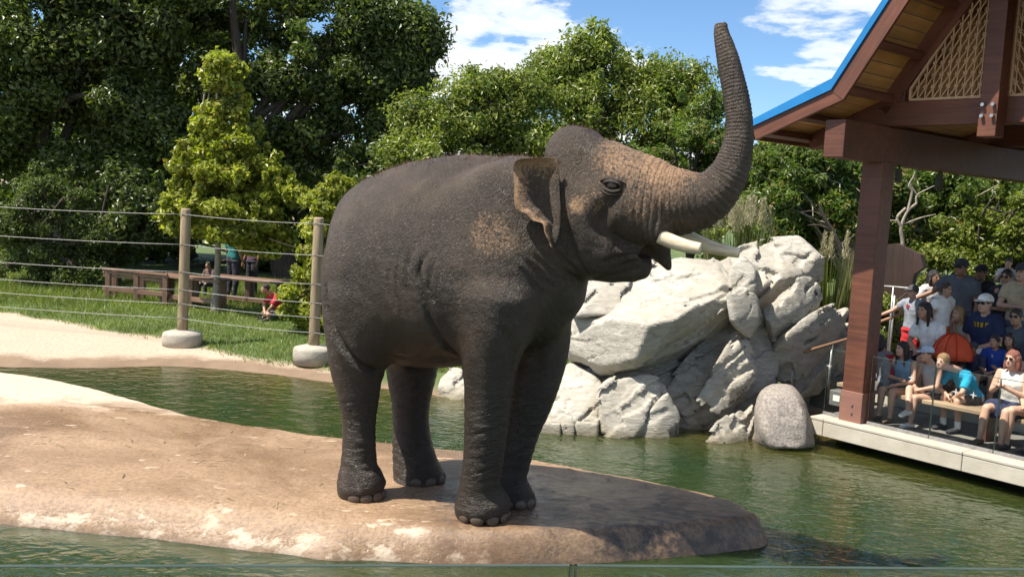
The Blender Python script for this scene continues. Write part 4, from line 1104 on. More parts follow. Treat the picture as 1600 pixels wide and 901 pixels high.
# --- right: shrubby trees behind the rocks and the pavilion
tree('shrub_tree', 'broad leafy shrub tree with pale bare twigs behind the highest slab', 'tree',
     [(1255, 250, 60, 36), (1230, 300, 66, 56), (1300, 290, 64, 56), (1270, 350, 80, 44), (1200, 340, 40, 50), (1330, 330, 50, 50), (1320, 245, 40, 30)], 17.8, (1310, 440), 15000, 0.125, LM_right, 13, r0=0.07, per=4.0, rmin=0.18, rmax=0.4, limbs=14, bark=m_barkl, aspect=0.36, droop=0.3)
tree('shrub_tree', 'light green bush between the raised trunk and the pavilion eave', 'shrub',
     [(1185, 290, 34, 40), (1170, 330, 44, 50), (1150, 370, 50, 40), (1215, 250, 22, 30), (1180, 265, 20, 24)], 19.5, (1180, 440), 8000, 0.11, LM_mid, 14, r0=0.05, per=5.0, rmin=0.15, rmax=0.35, limbs=8)
tree('shrub_tree', 'shrub tree with pale forked bare branches behind the pavilion post', 'tree',
     [(1430, 300, 60, 46), (1490, 320, 60, 56), (1410, 360, 46, 50), (1530, 300, 66, 40), (1470, 380, 60, 36), (1390, 300, 36, 40)], 18.6, (1400, 440), 13000, 0.115, LM_right, 15, r0=0.07, per=4.0, rmin=0.18, rmax=0.4, limbs=12, bark=m_barkl, aspect=0.42)
tree('shrub', 'sunlit bush behind the standing spectators', 'shrub',
     [(1510, 380, 70, 46), (1570, 360, 56, 60), (1480, 430, 60, 40), (1590, 430, 60, 50), (1620, 370, 50, 60)], 17.6, (1540, 470), 12000, 0.10, LM_mid, 16, r0=0.05, per=4.5, rmin=0.16, rmax=0.36, limbs=10)
tree('shrub', 'low bush beside the ramp behind the pavilion post', 'shrub',
     [(1380, 520, 30, 30), (1400, 560, 26, 30), (1370, 480, 24, 30)], 16.0, (1385, 590), 3000, 0.075, LM_mid, 17, r0=0.02, per=12.0, rmin=0.10, rmax=0.22, limbs=8)
tree('leafy_tree', 'far green tree beyond the pavilion filling the view under its roof', 'tree',
     [(1180, 340, 80, 70), (1300, 320, 110, 80), (1430, 320, 110, 80), (1560, 330, 120, 90), (1680, 330, 120, 100), (1250, 400, 130, 60)], 24.0, (1450, 430), 26000, 0.16, LM_oliv, 18, r0=0.15, per=0.9, rmin=0.4, rmax=0.8, limbs=8, depth=0.5)

tree('shrub', 'dense low shrub between the highest slab and the pavilion post', 'shrub',
     [(1200, 380, 50, 40), (1250, 350, 60, 50), (1300, 340, 50, 60), (1290, 400, 50, 40), (1240, 300, 60, 50), (1330, 290, 40, 50)], 18.9, (1270, 440), 9000, 0.12, LM_right, 19, r0=0.04, per=4.0, rmin=0.25, rmax=0.5, limbs=6, aspect=0.4)
tree('shrub', 'dense leafy shrub behind the forked bare branches under the roof', 'shrub',
     [(1400, 320, 50, 50), (1450, 350, 60, 60), (1500, 300, 60, 50), (1550, 320, 60, 60), (1430, 290, 60, 40), (1590, 300, 50, 50)], 19.8, (1470, 440), 10000, 0.12, LM_right, 20, r0=0.04, per=3.5, rmin=0.28, rmax=0.55, limbs=6, aspect=0.4)
# bare forked branches in front of the right hand shrubs
def bare(name, label, paths, D, mat):
    VV, FF, off = [], [], 0
    base = P_y(paths[0][0][0], paths[0][0][1], D)
    zb = ground_at(base.x, base.y)
    for pth in paths:
        q = catmull([np.append(np.array(P_y(x, y, D + dd)), r * D / FPX) for x, y, r, dd in pth], 5)
        pts = [p[:3] for p in q]; rr = [p[3] for p in q]
        v, f = tube_np(pts, rr, 6, cap=False)
        VV.append(np.array([list(a) for a in v])); FF.append(np.array(f) + off); off += len(v)
    b0 = np.array(VV[0][0]); b0[2] = zb
    V = np.vstack(VV)
    root = empty(name, b0); tag(root, label, 'branch')
    v, f = tube_np([b0 - (0, 0, .1), np.array(V[:6].mean(0))], [0.05, paths[0][0][2] * D / FPX], 6, cap=False)
    mesh_np('stem', np.array([list(a) for a in v]) - b0, np.array(f), mat, root, True)
    mesh_np('fork', V - b0, np.vstack(FF), mat, root, True)
bare('bare_bush', 'pale bare forked branches in front of the shrub behind the pavilion post',
     [[(1395, 410, 3.4, 0), (1410, 385, 3.2, 0), (1408, 355, 3, 0), (1418, 330, 2.6, 0), (1432, 318, 2.2, 0)], [(1408, 355, 2.6, 0), (1402, 340, 2.4, 0), (1415, 325, 2, 0)], [(1418, 330, 2.2, 0), (1425, 300, 2, 0), (1420, 290, 1.6, 0), (1428, 275, 1, 0)], [(1432, 318, 2, 0), (1433, 305, 1.6, 0), (1450, 295, 1, 0), (1465, 288, .7, 0)], [(1433, 305, 1.4, 0), (1424, 288, 1, 0), (1430, 268, .7, 0)], [(1412, 350, 1.8, 0), (1440, 340, 1.3, 0), (1462, 335, .8, 0)], [(1404, 345, 1.6, 0), (1385, 345, 1.2, 0), (1372, 352, .8, 0)]], 17.0, m_barkl)
bare('bare_bush', 'dark crooked bare branches leaning beside the pavilion post above the rocks',
     [[(1322, 410, 4.5, 0), (1312, 385, 4, 0), (1300, 360, 3.6, 0), (1288, 340, 2.8, 0), (1280, 318, 2, 0)], [(1300, 360, 2.2, 0), (1280, 352, 1.6, 0), (1262, 352, 1, 0)], [(1288, 340, 1.8, 0), (1270, 330, 1.2, 0), (1250, 332, .8, 0)], [(1310, 385, 2.6, 0), (1325, 375, 2.2, 0), (1335, 368, 1.4, 0)], [(1305, 365, 2, 0), (1320, 400, 2, 0), (1330, 415, 1.6, 0)]], 16.2, m_bark)

# --- plumed grasses behind the rocks
m_reed = leaf_mat('reed', (0.07, 0.09, 0.025), (0.13, 0.15, 0.045), (0.22, 0.21, 0.09), 0.5, 0.35)
m_plume = leaf_mat('plume', (0.30, 0.25, 0.18), (0.42, 0.36, 0.27), (0.55, 0.49, 0.38), 0.7, 0.35)
def grass_clump(label, px, py, D, hgt, n, npl, seed, wid):
    rng = np.random.default_rng(seed)
    b0 = P_y(px, py, D); zb = ground_at(b0.x, b0.y); z1 = b0.z
    root = empty('plumed_grass', (b0.x, b0.y, zb)); tag(root, label, 'grass', 'plumed grasses behind the rocks')
    V, F = [], []
    for i in range(n):
        a = rng.random() * 6.28; r = wid * 0.5 * rng.random() ** .5
        s = np.array((r * math.cos(a), r * math.sin(a), 0)); H = (z1 - zb + hgt) * (0.55 + 0.4 * rng.random())
        ln = np.array((math.cos(a), math.sin(a), 0)) * (0.10 + 0.3 * rng.random()) * wid
        w = 0.012 + 0.008 * rng.random(); sd = np.array((-math.sin(a + 1.2), math.cos(a + 1.2), 0)) * w
        p = [s, s + ln * 0.35 + (0, 0, H * 0.6), s + ln + (0, 0, H)]
        k = len(V); V += [p[0] - sd, p[0] + sd, p[1] + sd, p[1] - sd, p[2] + sd * .2, p[2] - sd * .2]
        F += [(k, k + 1, k + 2, k + 3), (k + 3, k + 2, k + 4, k + 5)]
    mesh_np('blades', np.array(V), np.array(F), m_reed, root)
    for i in range(npl):
        a = rng.random() * 6.28; r = wid * 0.5 * rng.random() ** .5
        t = np.array((r * math.cos(a), r * math.sin(a), (z1 - zb) + hgt * (0.75 + 0.35 * rng.random())))
        m = 260; u = rng.random(m)
        ctr = t + np.stack([rng.normal(size=m) * .035 * (1.15 - u), rng.normal(size=m) * .035 * (1.15 - u), (u - 0.6) * 0.42], -1)
        d = rng.normal(size=(m, 3)) * 0.5 + (0, 0, 1.2); d /= np.linalg.norm(d, axis=1)[:, None]
        s = np.cross(d, rng.normal(size=(m, 3))); s /= np.linalg.norm(s, axis=1)[:, None]
        VV = np.stack([ctr - s * .004, ctr + s * .004, ctr + d * .055 + s * .002, ctr + d * .055 - s * .002], 1).reshape(-1, 3)
        o = mesh_np('plume', VV, np.arange(4 * m).reshape(-1, 4), m_plume, root)
        o['kind'] = 'stuff'
grass_clump('clump of tall grass with pale feathery plumes behind the tusk tips', 1145, 380, 15.6, 0.55, 260, 12, 3, 0.7)
grass_clump('clump of tall plumed grass behind the rocks, nearer the pavilion eave', 1178, 375, 15.9, 0.50, 220, 9, 4, 0.5)
grass_clump('tall green grass with few plumes beside the roof post above the rocks', 1300, 450, 15.4, 0.75, 220, 3, 6, 0.45)

# --- lawn: blades of grass, denser near the fence
rng = np.random.default_rng(77)
n = 150000
gx = -16 + 20 * rng.random(n); gy = 14.6 + 10.5 * rng.random(n) ** 1.3
zz_, dd_, gl_ = bank_z(gx[:, None], gy[:, None])
zz_ = zz_[:, 0]; gl_ = gl_[:, 0]
pp = np.stack([gx, gy, zz_], -1)
keep = (gl_ > -0.12 + 0.3 * rng.random(n)) & (np.abs(gx) < gy * 0.62)
pp = pp[keep]; n = len(pp)
lush = 0.5 + 0.5 * fbm(pp * (1, 1, 0), 0.7, 5, 3)
H = (0.035 + 0.05 * rng.random(n)) * (0.7 + 0.7 * np.clip(lush, 0, 1)); H *= 1 + 1.6 * np.clip((pp[:, 1] - 18.5) / 2, 0, 1)
a = rng.random(n) * 6.28; sd = np.stack([np.cos(a), np.sin(a), 0 * a], -1) * 0.007
ln = rng.normal(size=(n, 3)) * 0.5; ln[:, 2] = 1; tip = pp + ln * H[:, None]
V = np.stack([pp - sd, pp + sd, tip], 1).reshape(-1, 3)
m_grass = leaf_mat('grass_blade', (0.085, 0.13, 0.018), (0.16, 0.215, 0.033), (0.26, 0.27, 0.075), 0.5, 0.35, (0.32, 0.27, 0.12))
gr = mesh_np('grass', V, np.arange(3 * n).reshape(-1, 3), m_grass)
tag(gr, 'short green lawn grass behind the wire fence', 'grass', kind='stuff')
# ================================================================ spectators' pavilion on the far side of the pool
GV = Vector((0.637, -0.771, 0)).normalized(); WV = Vector((0.771, 0.637, 0)).normalized()
PO = P_z(1337, 657, 0.35); PO.z = 0.0
DZ = 0.35
def pv(a, b, z): return PO + GV * a + WV * b + Vector((0, 0, z))
def pv_px(px, py, b): return P_pl(px, py, PO + WV * b, WV)
MP = Matrix(((GV.x, WV.x, 0, PO.x), (GV.y, WV.y, 0, PO.y), (0, 0, 1, 0), (0, 0, 0, 1)))      # (a, b, z) -> world

def wood(name, c1, c2, rough=0.55, scale=3.0, ax='x', bump=0.35):
    m, nt, b = new_mat(name)
    t = N(nt, 'ShaderNodeTexCoord')
    st = {'x': (0.35, 6, 6), 'y': (6, 0.35, 6), 'z': (6, 6, 0.35)}[ax]
    mp = N(nt, 'ShaderNodeMapping', {0: t.outputs['Object'], 3: st})
    oi = N(nt, 'ShaderNodeObjectInfo')
    mv = N(nt, 'ShaderNodeVectorMath', {0: mp.outputs[0], 1: N(nt, 'ShaderNodeCombineXYZ', {0: math_(nt, 'MULTIPLY', oi.outputs['Random'], 40.0).outputs[0]}).outputs[0]}, operation='ADD')
    n1 = N(nt, 'ShaderNodeTexNoise', {'Vector': mv.outputs[0], 'Scale': scale, 'Detail': 6.0, 'Roughness': 0.65, 'Distortion': 0.6})
    n2 = N(nt, 'ShaderNodeTexNoise', {'Vector': t.outputs['Object'], 'Scale': 1.3, 'Detail': 3.0})
    c = ramp(nt, n1.outputs['Fac'], [(0.3, c1), (0.7, c2)])
    c3 = mixc(nt, 1.0, c, ramp(nt, n2.outputs['Fac'], [(0.3, 0.7), (0.7, 1.2)]), 'MULTIPLY')
    c4 = mixc(nt, 1.0, c3, ramp(nt, oi.outputs['Random'], [(0.0, 0.82), (1.0, 1.15)]), 'MULTIPLY')
    nt.links.new(co(c4), b.inputs['Base Color']); b.inputs['Roughness'].default_value = rough
    bp = N(nt, 'ShaderNodeBump', {'Strength': bump, 'Distance': 0.01, 'Height': n1.outputs['Fac']})
    nt.links.new(bp.outputs[0], b.inputs['Normal'])
    return m
m_beam = wood('stained_timber', (0.085, 0.027, 0.0145), (0.165, 0.057, 0.029))
m_board = wood('amber_boards', (0.42, 0.20, 0.060), (0.58, 0.30, 0.105))
m_lat = simple('lattice_paint', (0.60, 0.37, 0.21), 0.6, 0.12)
m_blue = simple('blue_metal', (0.012, 0.16, 0.40), 0.35, 0.10, 3.0, metal=0.0)
m_steel = simple('steel', (0.32, 0.31, 0.30), 0.4, 0.15, 20, metal=0.6)
m_rail = wood('rail_timber', (0.20, 0.11, 0.06), (0.32, 0.18, 0.10))
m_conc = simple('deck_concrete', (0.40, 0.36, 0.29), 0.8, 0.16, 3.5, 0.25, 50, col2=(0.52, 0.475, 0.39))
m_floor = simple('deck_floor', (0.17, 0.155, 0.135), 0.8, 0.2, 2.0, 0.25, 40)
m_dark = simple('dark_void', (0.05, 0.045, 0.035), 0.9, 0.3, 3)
m_bolt = simple('bolt', (0.35, 0.35, 0.34), 0.35, 0.1, metal=0.8)

def in_pav(o, root):
    """mesh written in (a, b, z) pavilion coordinates"""
    o.matrix_world = MP
    to_local(o, root)
    return o
def pbox(name, lo, hi, mat, root, bevel=0.006):
    """box in pavilion coordinates; its own origin at its low corner so the grain differs"""
    bm = bmesh.new(); d = [h - l for l, h in zip(lo, hi)]
    bm_box(bm, (0, 0, 0), d, None, bevel)
    o = mesh_bm(name, bm, mat)
    o.matrix_world = MP @ Matrix.Translation(lo)
    if root is not None:
        to_local(o, root)
    return o
def pbeam(name, a, b_, w, h, mat, root, up=(0, 0, 1), bevel=0.006):
    a = pv(*a); b_ = pv(*b_)
    upw = GV * up[0] + WV * up[1] + Vector((0, 0, up[2]))
    M = frame(a, b_ - a, upw)
    bm = bmesh.new(); bm_box(bm, (0, -w / 2, -h / 2), ((b_ - a).length, w / 2, h / 2), None, bevel)
    o = mesh_bm(name, bm, mat); o.matrix_world = M
    if root is not None:
        to_local(o, root)
    return o

# --- deck
deck = empty('concrete_deck', pv(0, 0, 0)); tag(deck, 'low concrete deck edging the pool under the spectators', 'deck')
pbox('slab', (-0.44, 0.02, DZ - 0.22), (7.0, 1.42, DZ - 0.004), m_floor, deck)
for a0, a1 in ((-0.44, -0.25), (-0.25, 1.50), (1.50, 3.25), (3.25, 5.0), (5.0, 7.0)):
    pbox('fascia_panel', (a0 + 0.003, -0.32, DZ - 0.215), (a1 - 0.003, 0.018, DZ - 0.035), m_conc, deck, 0.008)
    pbox('coping', (a0 + 0.002, -0.325, DZ - 0.033), (a1 - 0.002, 0.04, DZ + 0.004), m_conc, deck, 0.008)
pbox('footing_wall', (-0.40, 0.25, -0.8), (7.0, 0.5, DZ - 0.22), m_dark, deck)  # support wall coloured dark to give the shaded gap under the deck
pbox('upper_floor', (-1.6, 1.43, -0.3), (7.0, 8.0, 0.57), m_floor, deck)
pbox('step_riser', (-0.9, 1.40, DZ), (7.0, 1.43, 0.575), m_conc, deck)
# --- pavilion frame
pav = empty('pavilion', pv(0, 0, DZ)); tag(pav, 'timber pavilion with blue metal roof and lattice gable on the far deck', 'pavilion')
RA = 1.41                                   # ridge over the middle of the gable
def mir(a): return 2 * RA - a
for a_ in (0.0, mir(0.0)):
    for b_ in (0.0, 6.0):
        pbox('post', (a_ - 0.14, b_ - 0.14, DZ if b_ < 1 else 0.5), (a_ + 0.14, b_ + 0.14, 3.55), m_beam, pav, 0.012)
        if b_ < 1:
            sh_ = pbox('post_shoe', (a_ - 0.150, b_ - 0.150, DZ), (a_ + 0.150, b_ + 0.150, DZ + 0.38), wood('shoe_%d' % int(a_ * 10), (0.20, 0.095, 0.07), (0.27, 0.135, 0.10)), pav, 0.006)
            for zz_ in (0.12, 0.22):
                bm = bmesh.new(); bmesh.ops.create_cone(bm, segments=8, radius1=0.016, radius2=0.012, depth=0.02, cap_ends=True, matrix=Matrix.Rotation(R(90), 4, 'X'))
                o = mesh_bm('bolt', bm, m_bolt); o.matrix_world = MP @ Matrix.Translation((a_ + 0.02, b_ - 0.158, DZ + zz_))
                to_local(o, pav)
    pbox('eave_beam', (a_ - 0.13, -1.0, 3.53), (a_ + 0.13, 7.0, 3.96), m_beam, pav, 0.01)
for b_ in (0.0, 3.0, 6.0):
    pbox('tie_beam', (-0.35, b_ - 0.10, 3.965), (mir(-0.35), b_ + 0.10, 4.25), m_beam, pav, 0.01)
KX, KZ, EX, EZ, SL = 0.0, 4.36, -1.06, 3.95, 1.50
RZ = KZ + (RA - KX) * SL
prof = [(EX, EZ), (KX, KZ), (RA, RZ)]       # top of the boards, left half
B0, B1 = -1.10, 7.2
# truss rafters in the gable planes, with the dark gusset at the foot
for b_ in (0.0, 3.0, 6.0):
    for sgn in (0, 1):
        m_ = (lambda a: a) if sgn == 0 else mir
        pbeam('rafter', (m_(-0.04), b_, 4.20), (m_(RA), b_, RZ - 0.33), 0.20, 0.34, m_beam, pav, up=(0, 0, 1))
        pbeam('rafter_foot', (m_(-0.95), b_, 3.80), (m_(0.15), b_, 4.17), 0.17, 0.22, m_beam, pav)
    pbox('gusset', (-0.10, b_ - 0.085, 4.20), (0.30, b_ + 0.085, 4.62), m_beam, pav)
# soffit boards run along the roof; purlins under them
for sgn in (0, 1):
    m_ = (lambda a: a) if sgn == 0 else mir
    for (a0, z0), (a1, z1) in zip(prof[:-1], prof[1:]):
        L = math.hypot(a1 - a0, z1 - z0); n_ = int(L / 0.145); ua, uz = (a1 - a0) / L, (z1 - z0) / L
        for i in range(n_):
            s0 = i * L / n_ + 0.004; s1 = (i + 1) * L / n_ - 0.004; sm = (s0 + s1) / 2
            nrm_ = (-uz, ua)
            pbeam('soffit_board', (m_(a0 + ua * sm), B0 + 0.03, z0 + uz * sm - 0.09), (m_(a0 + ua * sm), B1, z0 + uz * sm - 0.09), s1 - s0, 0.022, m_board, pav, up=((nrm_[0] if sgn == 0 else -nrm_[0]), 0, nrm_[1]), bevel=0.002)
        npl = max(2, int(L / 0.52))
        for i in range(npl + 1):
            s_ = min(max(0.06, i * L / npl), L - 0.06); nrm_ = (-uz, ua)
            if i == npl and a1 != RA: continue
            pbeam('purlin', (m_(a0 + ua * s_ - nrm_[0] * 0.14), B0 + 0.06, z0 + uz * s_ - 0.09 - nrm_[1] * 0.06), (m_(a0 + ua * s_ - nrm_[0] * 0.14), B1, z0 + uz * s_ - 0.09 - nrm_[1] * 0.06), 0.09, 0.075, m_beam, pav, up=((nrm_[0] if sgn == 0 else -nrm_[0]), 0, nrm_[1]), bevel=0.003)
    # metal sheet on top, standing a little proud at the rake
    ZT = 0.0
    bm = bmesh.new(); vs = []
    for dz in (-0.055, 0.03):
        for (a0, z0) in [(prof[0][0] - 0.06, prof[0][1] - 0.03)] + prof[1:]:
            for b_ in (B0 - 0.05, B1 + 0.05):
                vs.append(bm.verts.new(pv(m_(a0), b_, z0 + dz * (1 if a0 < 0.0 else 1.5))))
    for i in range(2):
        o_ = i * 2
        bm.faces.new([vs[o_], vs[o_ + 1], vs[o_ + 3], vs[o_ + 2]]); bm.faces.new([vs[6 + o_], vs[6 + o_ + 2], vs[6 + o_ + 3], vs[6 + o_ + 1]])
        bm.faces.new([vs[o_], vs[o_ + 2], vs[6 + o_ + 2], vs[6 + o_]]); bm.faces.new([vs[o_ + 1], vs[6 + o_ + 1], vs[6 + o_ + 3], vs[o_ + 3]])
    bm.faces.new([vs[0], vs[6], vs[7], vs[1]]); bm.faces.new([vs[4], vs[5], vs[11], vs[10]])
    bmesh.ops.recalc_face_normals(bm, faces=bm.faces)
    o = mesh_bm('roof_sheet', bm, m_blue)
    to_local(o, pav)
    # rake boards and eave board
    om = 0.145; l1 = Vector((KX - EX, KZ - EZ)).normalized(); l2 = Vector((RA - KX, RZ - KZ)).normalized()
    n1_, n2_ = Vector((l1.y, -l1.x)), Vector((l2.y, -l2.x)); bis = (n1_ + n2_).normalized(); mk = Vector((KX, KZ)) + bis * (om / bis.dot(n1_))
    e_ = Vector((EX, EZ)) + n1_ * om; t_ = Vector((RA, RZ)) + n2_ * om
    pbeam('rake_board', (m_(e_.x - 0.03), B0, e_.y), (m_(mk.x + 0.045), B0, mk.y + 0.016), 0.045, 0.19, m_beam, pav)
    pbeam('rake_board', (m_(mk.x - 0.022), B0 - 0.006, mk.y - 0.034), (m_(t_.x), B0 - 0.006, t_.y), 0.045, 0.19, m_beam, pav)
    pbeam('eave_board', (m_(EX - 0.02), B0, EZ - 0.14), (m_(EX - 0.02), B1, EZ - 0.14), 0.04, 0.15, m_beam, pav)
# king post with bolts
pbox('king_post', (RA - 0.10, -0.33, 3.80), (RA + 0.10, -0.125, RZ - 0.3), m_beam, pav, 0.008)
for da in (-0.05, 0.06):
    for dz in (4.02, 4.14):
        bm = bmesh.new(); bmesh.ops.create_cone(bm, segments=10, radius1=0.02, radius2=0.02, depth=0.05, cap_ends=True, matrix=Matrix.Rotation(R(90), 4, 'X'))
        o = mesh_bm('bolt', bm, m_bolt); o.matrix_world = MP @ Matrix.Translation((RA + da, -0.35, dz))
        to_local(o, pav)
# lattice panels of uprights, slanting bars and little stars
for sgn in (0, 1):
    m_ = (lambda a: a) if sgn == 0 else mir
    bm = bmesh.new()
    def bar(p, q, w=0.012, t=0.014):
        a_ = pv(m_(p[0]), -0.06, p[1]); b_ = pv(m_(q[0]), -0.06, q[1])
        if (b_ - a_).length < 0.02: return
        bm_box(bm, (0, -t / 2, -w / 2), ((b_ - a_).length, t / 2, w / 2), frame(a_, b_ - a_, WV.cross(b_ - a_)))
    A0, A1, Z0 = 0.36, RA - 0.10, 4.265
    ztop = lambda a: Z0 + 0.13 + (a - A0) * SL
    bar((A0, Z0), (A1, Z0), 0.03, 0.03); bar((A0, Z0), (A0, ztop(A0)), 0.024, 0.03); bar((A0, ztop(A0)), (A1, ztop(A1)), 0.026, 0.03); bar((A1, Z0), (A1, ztop(A1)), 0.02, 0.03)
    stp = 0.0905; k = 0; a_ = A0 + stp
    while a_ < A1:
        bar((a_, Z0), (a_, ztop(a_))); a_ += stp
    off = 1
    nd = 14
    for j in range(1, nd):
        # slanting bars parallel to the rafter
        s0 = A0 + j * stp
        if s0 > A1: break
        bar((s0, Z0), (A1, Z0 + (A1 - s0) * SL), 0.011, 0.016)
    bar((A0, Z0), (A1, Z0 + (A1 - A0) * SL), 0.011, 0.016)
    i = 1
    while A0 + i * stp < A1:
        a_ = A0 + i * stp
        for j in range(0, i + 1):
            z_ = Z0 + (i - j) * stp * SL
            if z_ < Z0 + 0.02 or z_ > ztop(a_): continue
            c = pv(m_(a_), -0.072, z_)
            for an in (0.25, 1.3, 2.35):
                d = GV * math.cos(an) + Vector((0, 0, 1)) * math.sin(an)
                bm_box(bm, (-0.027, -0.006, -0.0065), (0.027, 0.006, 0.0065), frame(c, d, WV.cross(d)))
        i += 1
    o = mesh_bm('lattice', bm, m_lat); o['kind'] = 'stuff'
    to_local(o, pav)
# boards closing the gable behind the lattice
for i in range(14):
    a_ = 0.33 + i * 0.155
    zt = min(ztop(a_ + 0.077), ztop(mir(a_ + 0.077)))
    pbox('gable_board', (a_ + 0.003, 0.30, 4.25), (a_ + 0.152, 0.325, zt + 0.12), m_board, pav, 0.002)
# small fixtures hanging under the eave beam
def hang(px, py, label, r=0.045, hgt=0.16, mat=None):
    p = P_pl(px, py, PO + GV * 0.05, GV)
    bm = bmesh.new()
    bmesh.ops.create_cone(bm, segments=14, radius1=r, radius2=r * 0.8, depth=hgt, cap_ends=True, matrix=Matrix.Translation((0, 0, -hgt / 2)))
    bmesh.ops.create_cone(bm, segments=8, radius1=0.014, radius2=0.014, depth=0.2, cap_ends=True, matrix=Matrix.Translation((0, 0, 0.08)))
    o = mesh_bm('spotlight', bm, mat or m_dark); o.location = (p.x, p.y, 3.53 - 0.04)
    tag(o, label, 'spotlight')
hang(1405, 262, 'small dark spotlight under the eave beam close to the pavilion post')
hang(1468, 275, 'larger dark spotlight under the eave beam away from the post', 0.055, 0.2)

# --- glass balustrade with star stickers
m_glass = bpy.data.materials.new('clear_glass'); m_glass.use_nodes = True
nt = m_glass.node_tree; nt.nodes.clear()
fr = N(nt, 'ShaderNodeFresnel', {'IOR': 1.22})
tr_ = N(nt, 'ShaderNodeBsdfTransparent', {0: (0.95, 0.975, 0.965, 1)}); gl_s = N(nt, 'ShaderNodeBsdfGlossy', {1: 0.02})
N(nt, 'ShaderNodeOutputMaterial', {0: N(nt, 'ShaderNodeMixShader', {0: fr.outputs[0], 1: tr_.outputs[0], 2: gl_s.outputs[0]}).outputs[0]})
m_edge = simple('glass_edge', (0.045, 0.065, 0.055), 0.5, 0.1, spec=0.2)
m_star = simple('sticker', (0.75, 0.75, 0.72), 0.5, 0.05)
ga = [-0.42, -0.17, 0.19, 0.98, 1.72, 2.5, 3.3]
gz = 1.19
labs = ['glass panel between the granite boulder and the pavilion post', None, 'glass panel in front of the person in the blue tank top', 'glass panel in front of the person in the teal shirt', 'glass panel in front of the clapping person in the navy skirt', 'last glass panel beyond the clapping person in the navy skirt']
stars = {0: [(0.12, 0.75)], 2: [(0.65, 0.8)], 3: [(0.35, 0.72), (0.62, 0.72)], 4: [(0.4, 0.8)], 5: []}
for i in range(6):
    if labs[i] is None: continue
    r_ = empty('glass_balustrade', pv(ga[i], -0.06, DZ)); tag(r_, labs[i], 'glass panel', 'glass balustrade of the deck')
    pbox('pane', (ga[i] + 0.008, -0.066, DZ + 0.03), (ga[i + 1] - 0.008, -0.054, gz), m_glass, r_, 0.0)
    pbox('edge', (ga[i] + 0.008, -0.0665, gz), (ga[i + 1] - 0.008, -0.0535, gz + 0.006), m_edge, r_, 0.0)
    for e_ in (ga[i] + 0.004, ga[i + 1] - 0.008):
        pbox('edge', (e_, -0.0665, DZ + 0.03), (e_ + 0.004, -0.0535, gz + 0.006), m_edge, r_, 0.0)
    pbox('shoe', (ga[i] + 0.004, -0.085, DZ + 0.004), (ga[i + 1] - 0.004, -0.035, DZ + 0.045), m_steel, r_, 0.003)
    for u, v in stars[i]:
        bm = bmesh.new(); ring = []
        for k in range(8):
            rr = 0.045 if k % 2 == 0 else 0.014; an = k * math.pi / 4
            ring.append(bm.verts.new((rr * math.cos(an), 0, rr * math.sin(an))))
        fc = bm.faces.new(ring); bmesh.ops.solidify(bm, geom=[fc], thickness=0.001)
        o = mesh_bm('star_sticker', bm, m_star)
        o.matrix_world = MP @ Matrix.Translation((ga[i] + (ga[i + 1] - ga[i]) * u, -0.0685, DZ + (gz - DZ) * v))
        to_local(o, r_)

# --- handrails
def rail(name, label, tops, posts, mat_r, mat_p, rr=0.022, pr=0.018):
    root = empty(name, posts[0][0]); tag(root, label, 'handrail')
    o = tube('rail', catmull([list(t) for t in tops], 4), rr, mat_r, None, 8); to_local(o, root)
    for b_, t_ in posts:
        to_local(tube('post', [b_, t_], pr, mat_p, None, 8), root)
A = P_pl(1240, 554, PO + WV * 0.55, WV); B = P_pl(1326, 529, PO + WV * 1.2, WV); M2 = (A + B) / 2 + (B - A) * 0.2
rail('handrail', 'steel handrail with timber top between the dark rock and the pavilion post', [A, M2, B], [(Vector((A.x, A.y, DZ - .2)), A), (Vector((M2.x, M2.y, DZ)), M2), (Vector((B.x, B.y, DZ)), B)], m_rail, m_steel)
C1 = pv_px(1362, 507, 2.3); C2 = pv_px(1395, 495, 2.5); C3 = pv_px(1432, 480, 2.7); C4 = pv_px(1462, 471, 2.9); C5 = pv_px(1475, 474, 3.0)
rail('handrail', 'sloping timber handrail under the hand of the person in red shorts', [C1, C2, C3, C4, C5], [(Vector((C2.x, C2.y, 0.5)), C2 + Vector((0, 0, .32))), (Vector((C4.x, C4.y, 0.5)), C4)], m_rail, m_steel)
D1 = pv_px(1362, 446, 3.4); D2 = pv_px(1396, 448, 3.4); D3 = pv_px(1450, 453, 3.4)
rail('handrail', 'thin steel rail in front of the brown screen behind the post', [D1, D2, D3], [(Vector((D1.x, D1.y, 0.5)), D1), (Vector((D2.x, D2.y, 0.5)), D2), (Vector((D3.x, D3.y, .5)), D3)], m_steel, m_steel, 0.016, 0.016)

# --- brown screen and equipment box
scr = [pv_px(x, y, 4.3) for x, y in ((1318, 400), (1345, 386), (1400, 380), (1438, 398), (1443, 418), (1428, 428), (1420, 470), (1390, 520), (1322, 520))]
bm = bmesh.new(); f_ = bm.faces.new([bm.verts.new(p) for p in scr]); ex_ = bmesh.ops.extrude_face_region(bm, geom=[f_])
bmesh.ops.translate(bm, vec=WV * 0.12, verts=[v for v in ex_['geom'] if isinstance(v, bmesh.types.BMVert)])
bmesh.ops.recalc_face_normals(bm, faces=bm.faces)
o = mesh_bm('brown_screen', bm, wood('brown_screen', (0.028, 0.016, 0.013), (0.055, 0.030, 0.022), bump=0.6, ax='z'))
tag(o, 'dark brown screen panel with slanted top behind the pavilion post', 'screen')
bx_ = empty('equipment_box', pv(-0.62, 0.75, DZ)); tag(bx_, 'small grey equipment box on the deck behind the pavilion post', 'box')
p_ = pv_px(1305, 632, 0.62); a_ = (p_ - PO).dot(GV)
pbox('case', (a_ - 0.10, 0.62, DZ - 0.004), (a_ + 0.22, 0.82, DZ + 0.20), m_steel, bx_, 0.008)
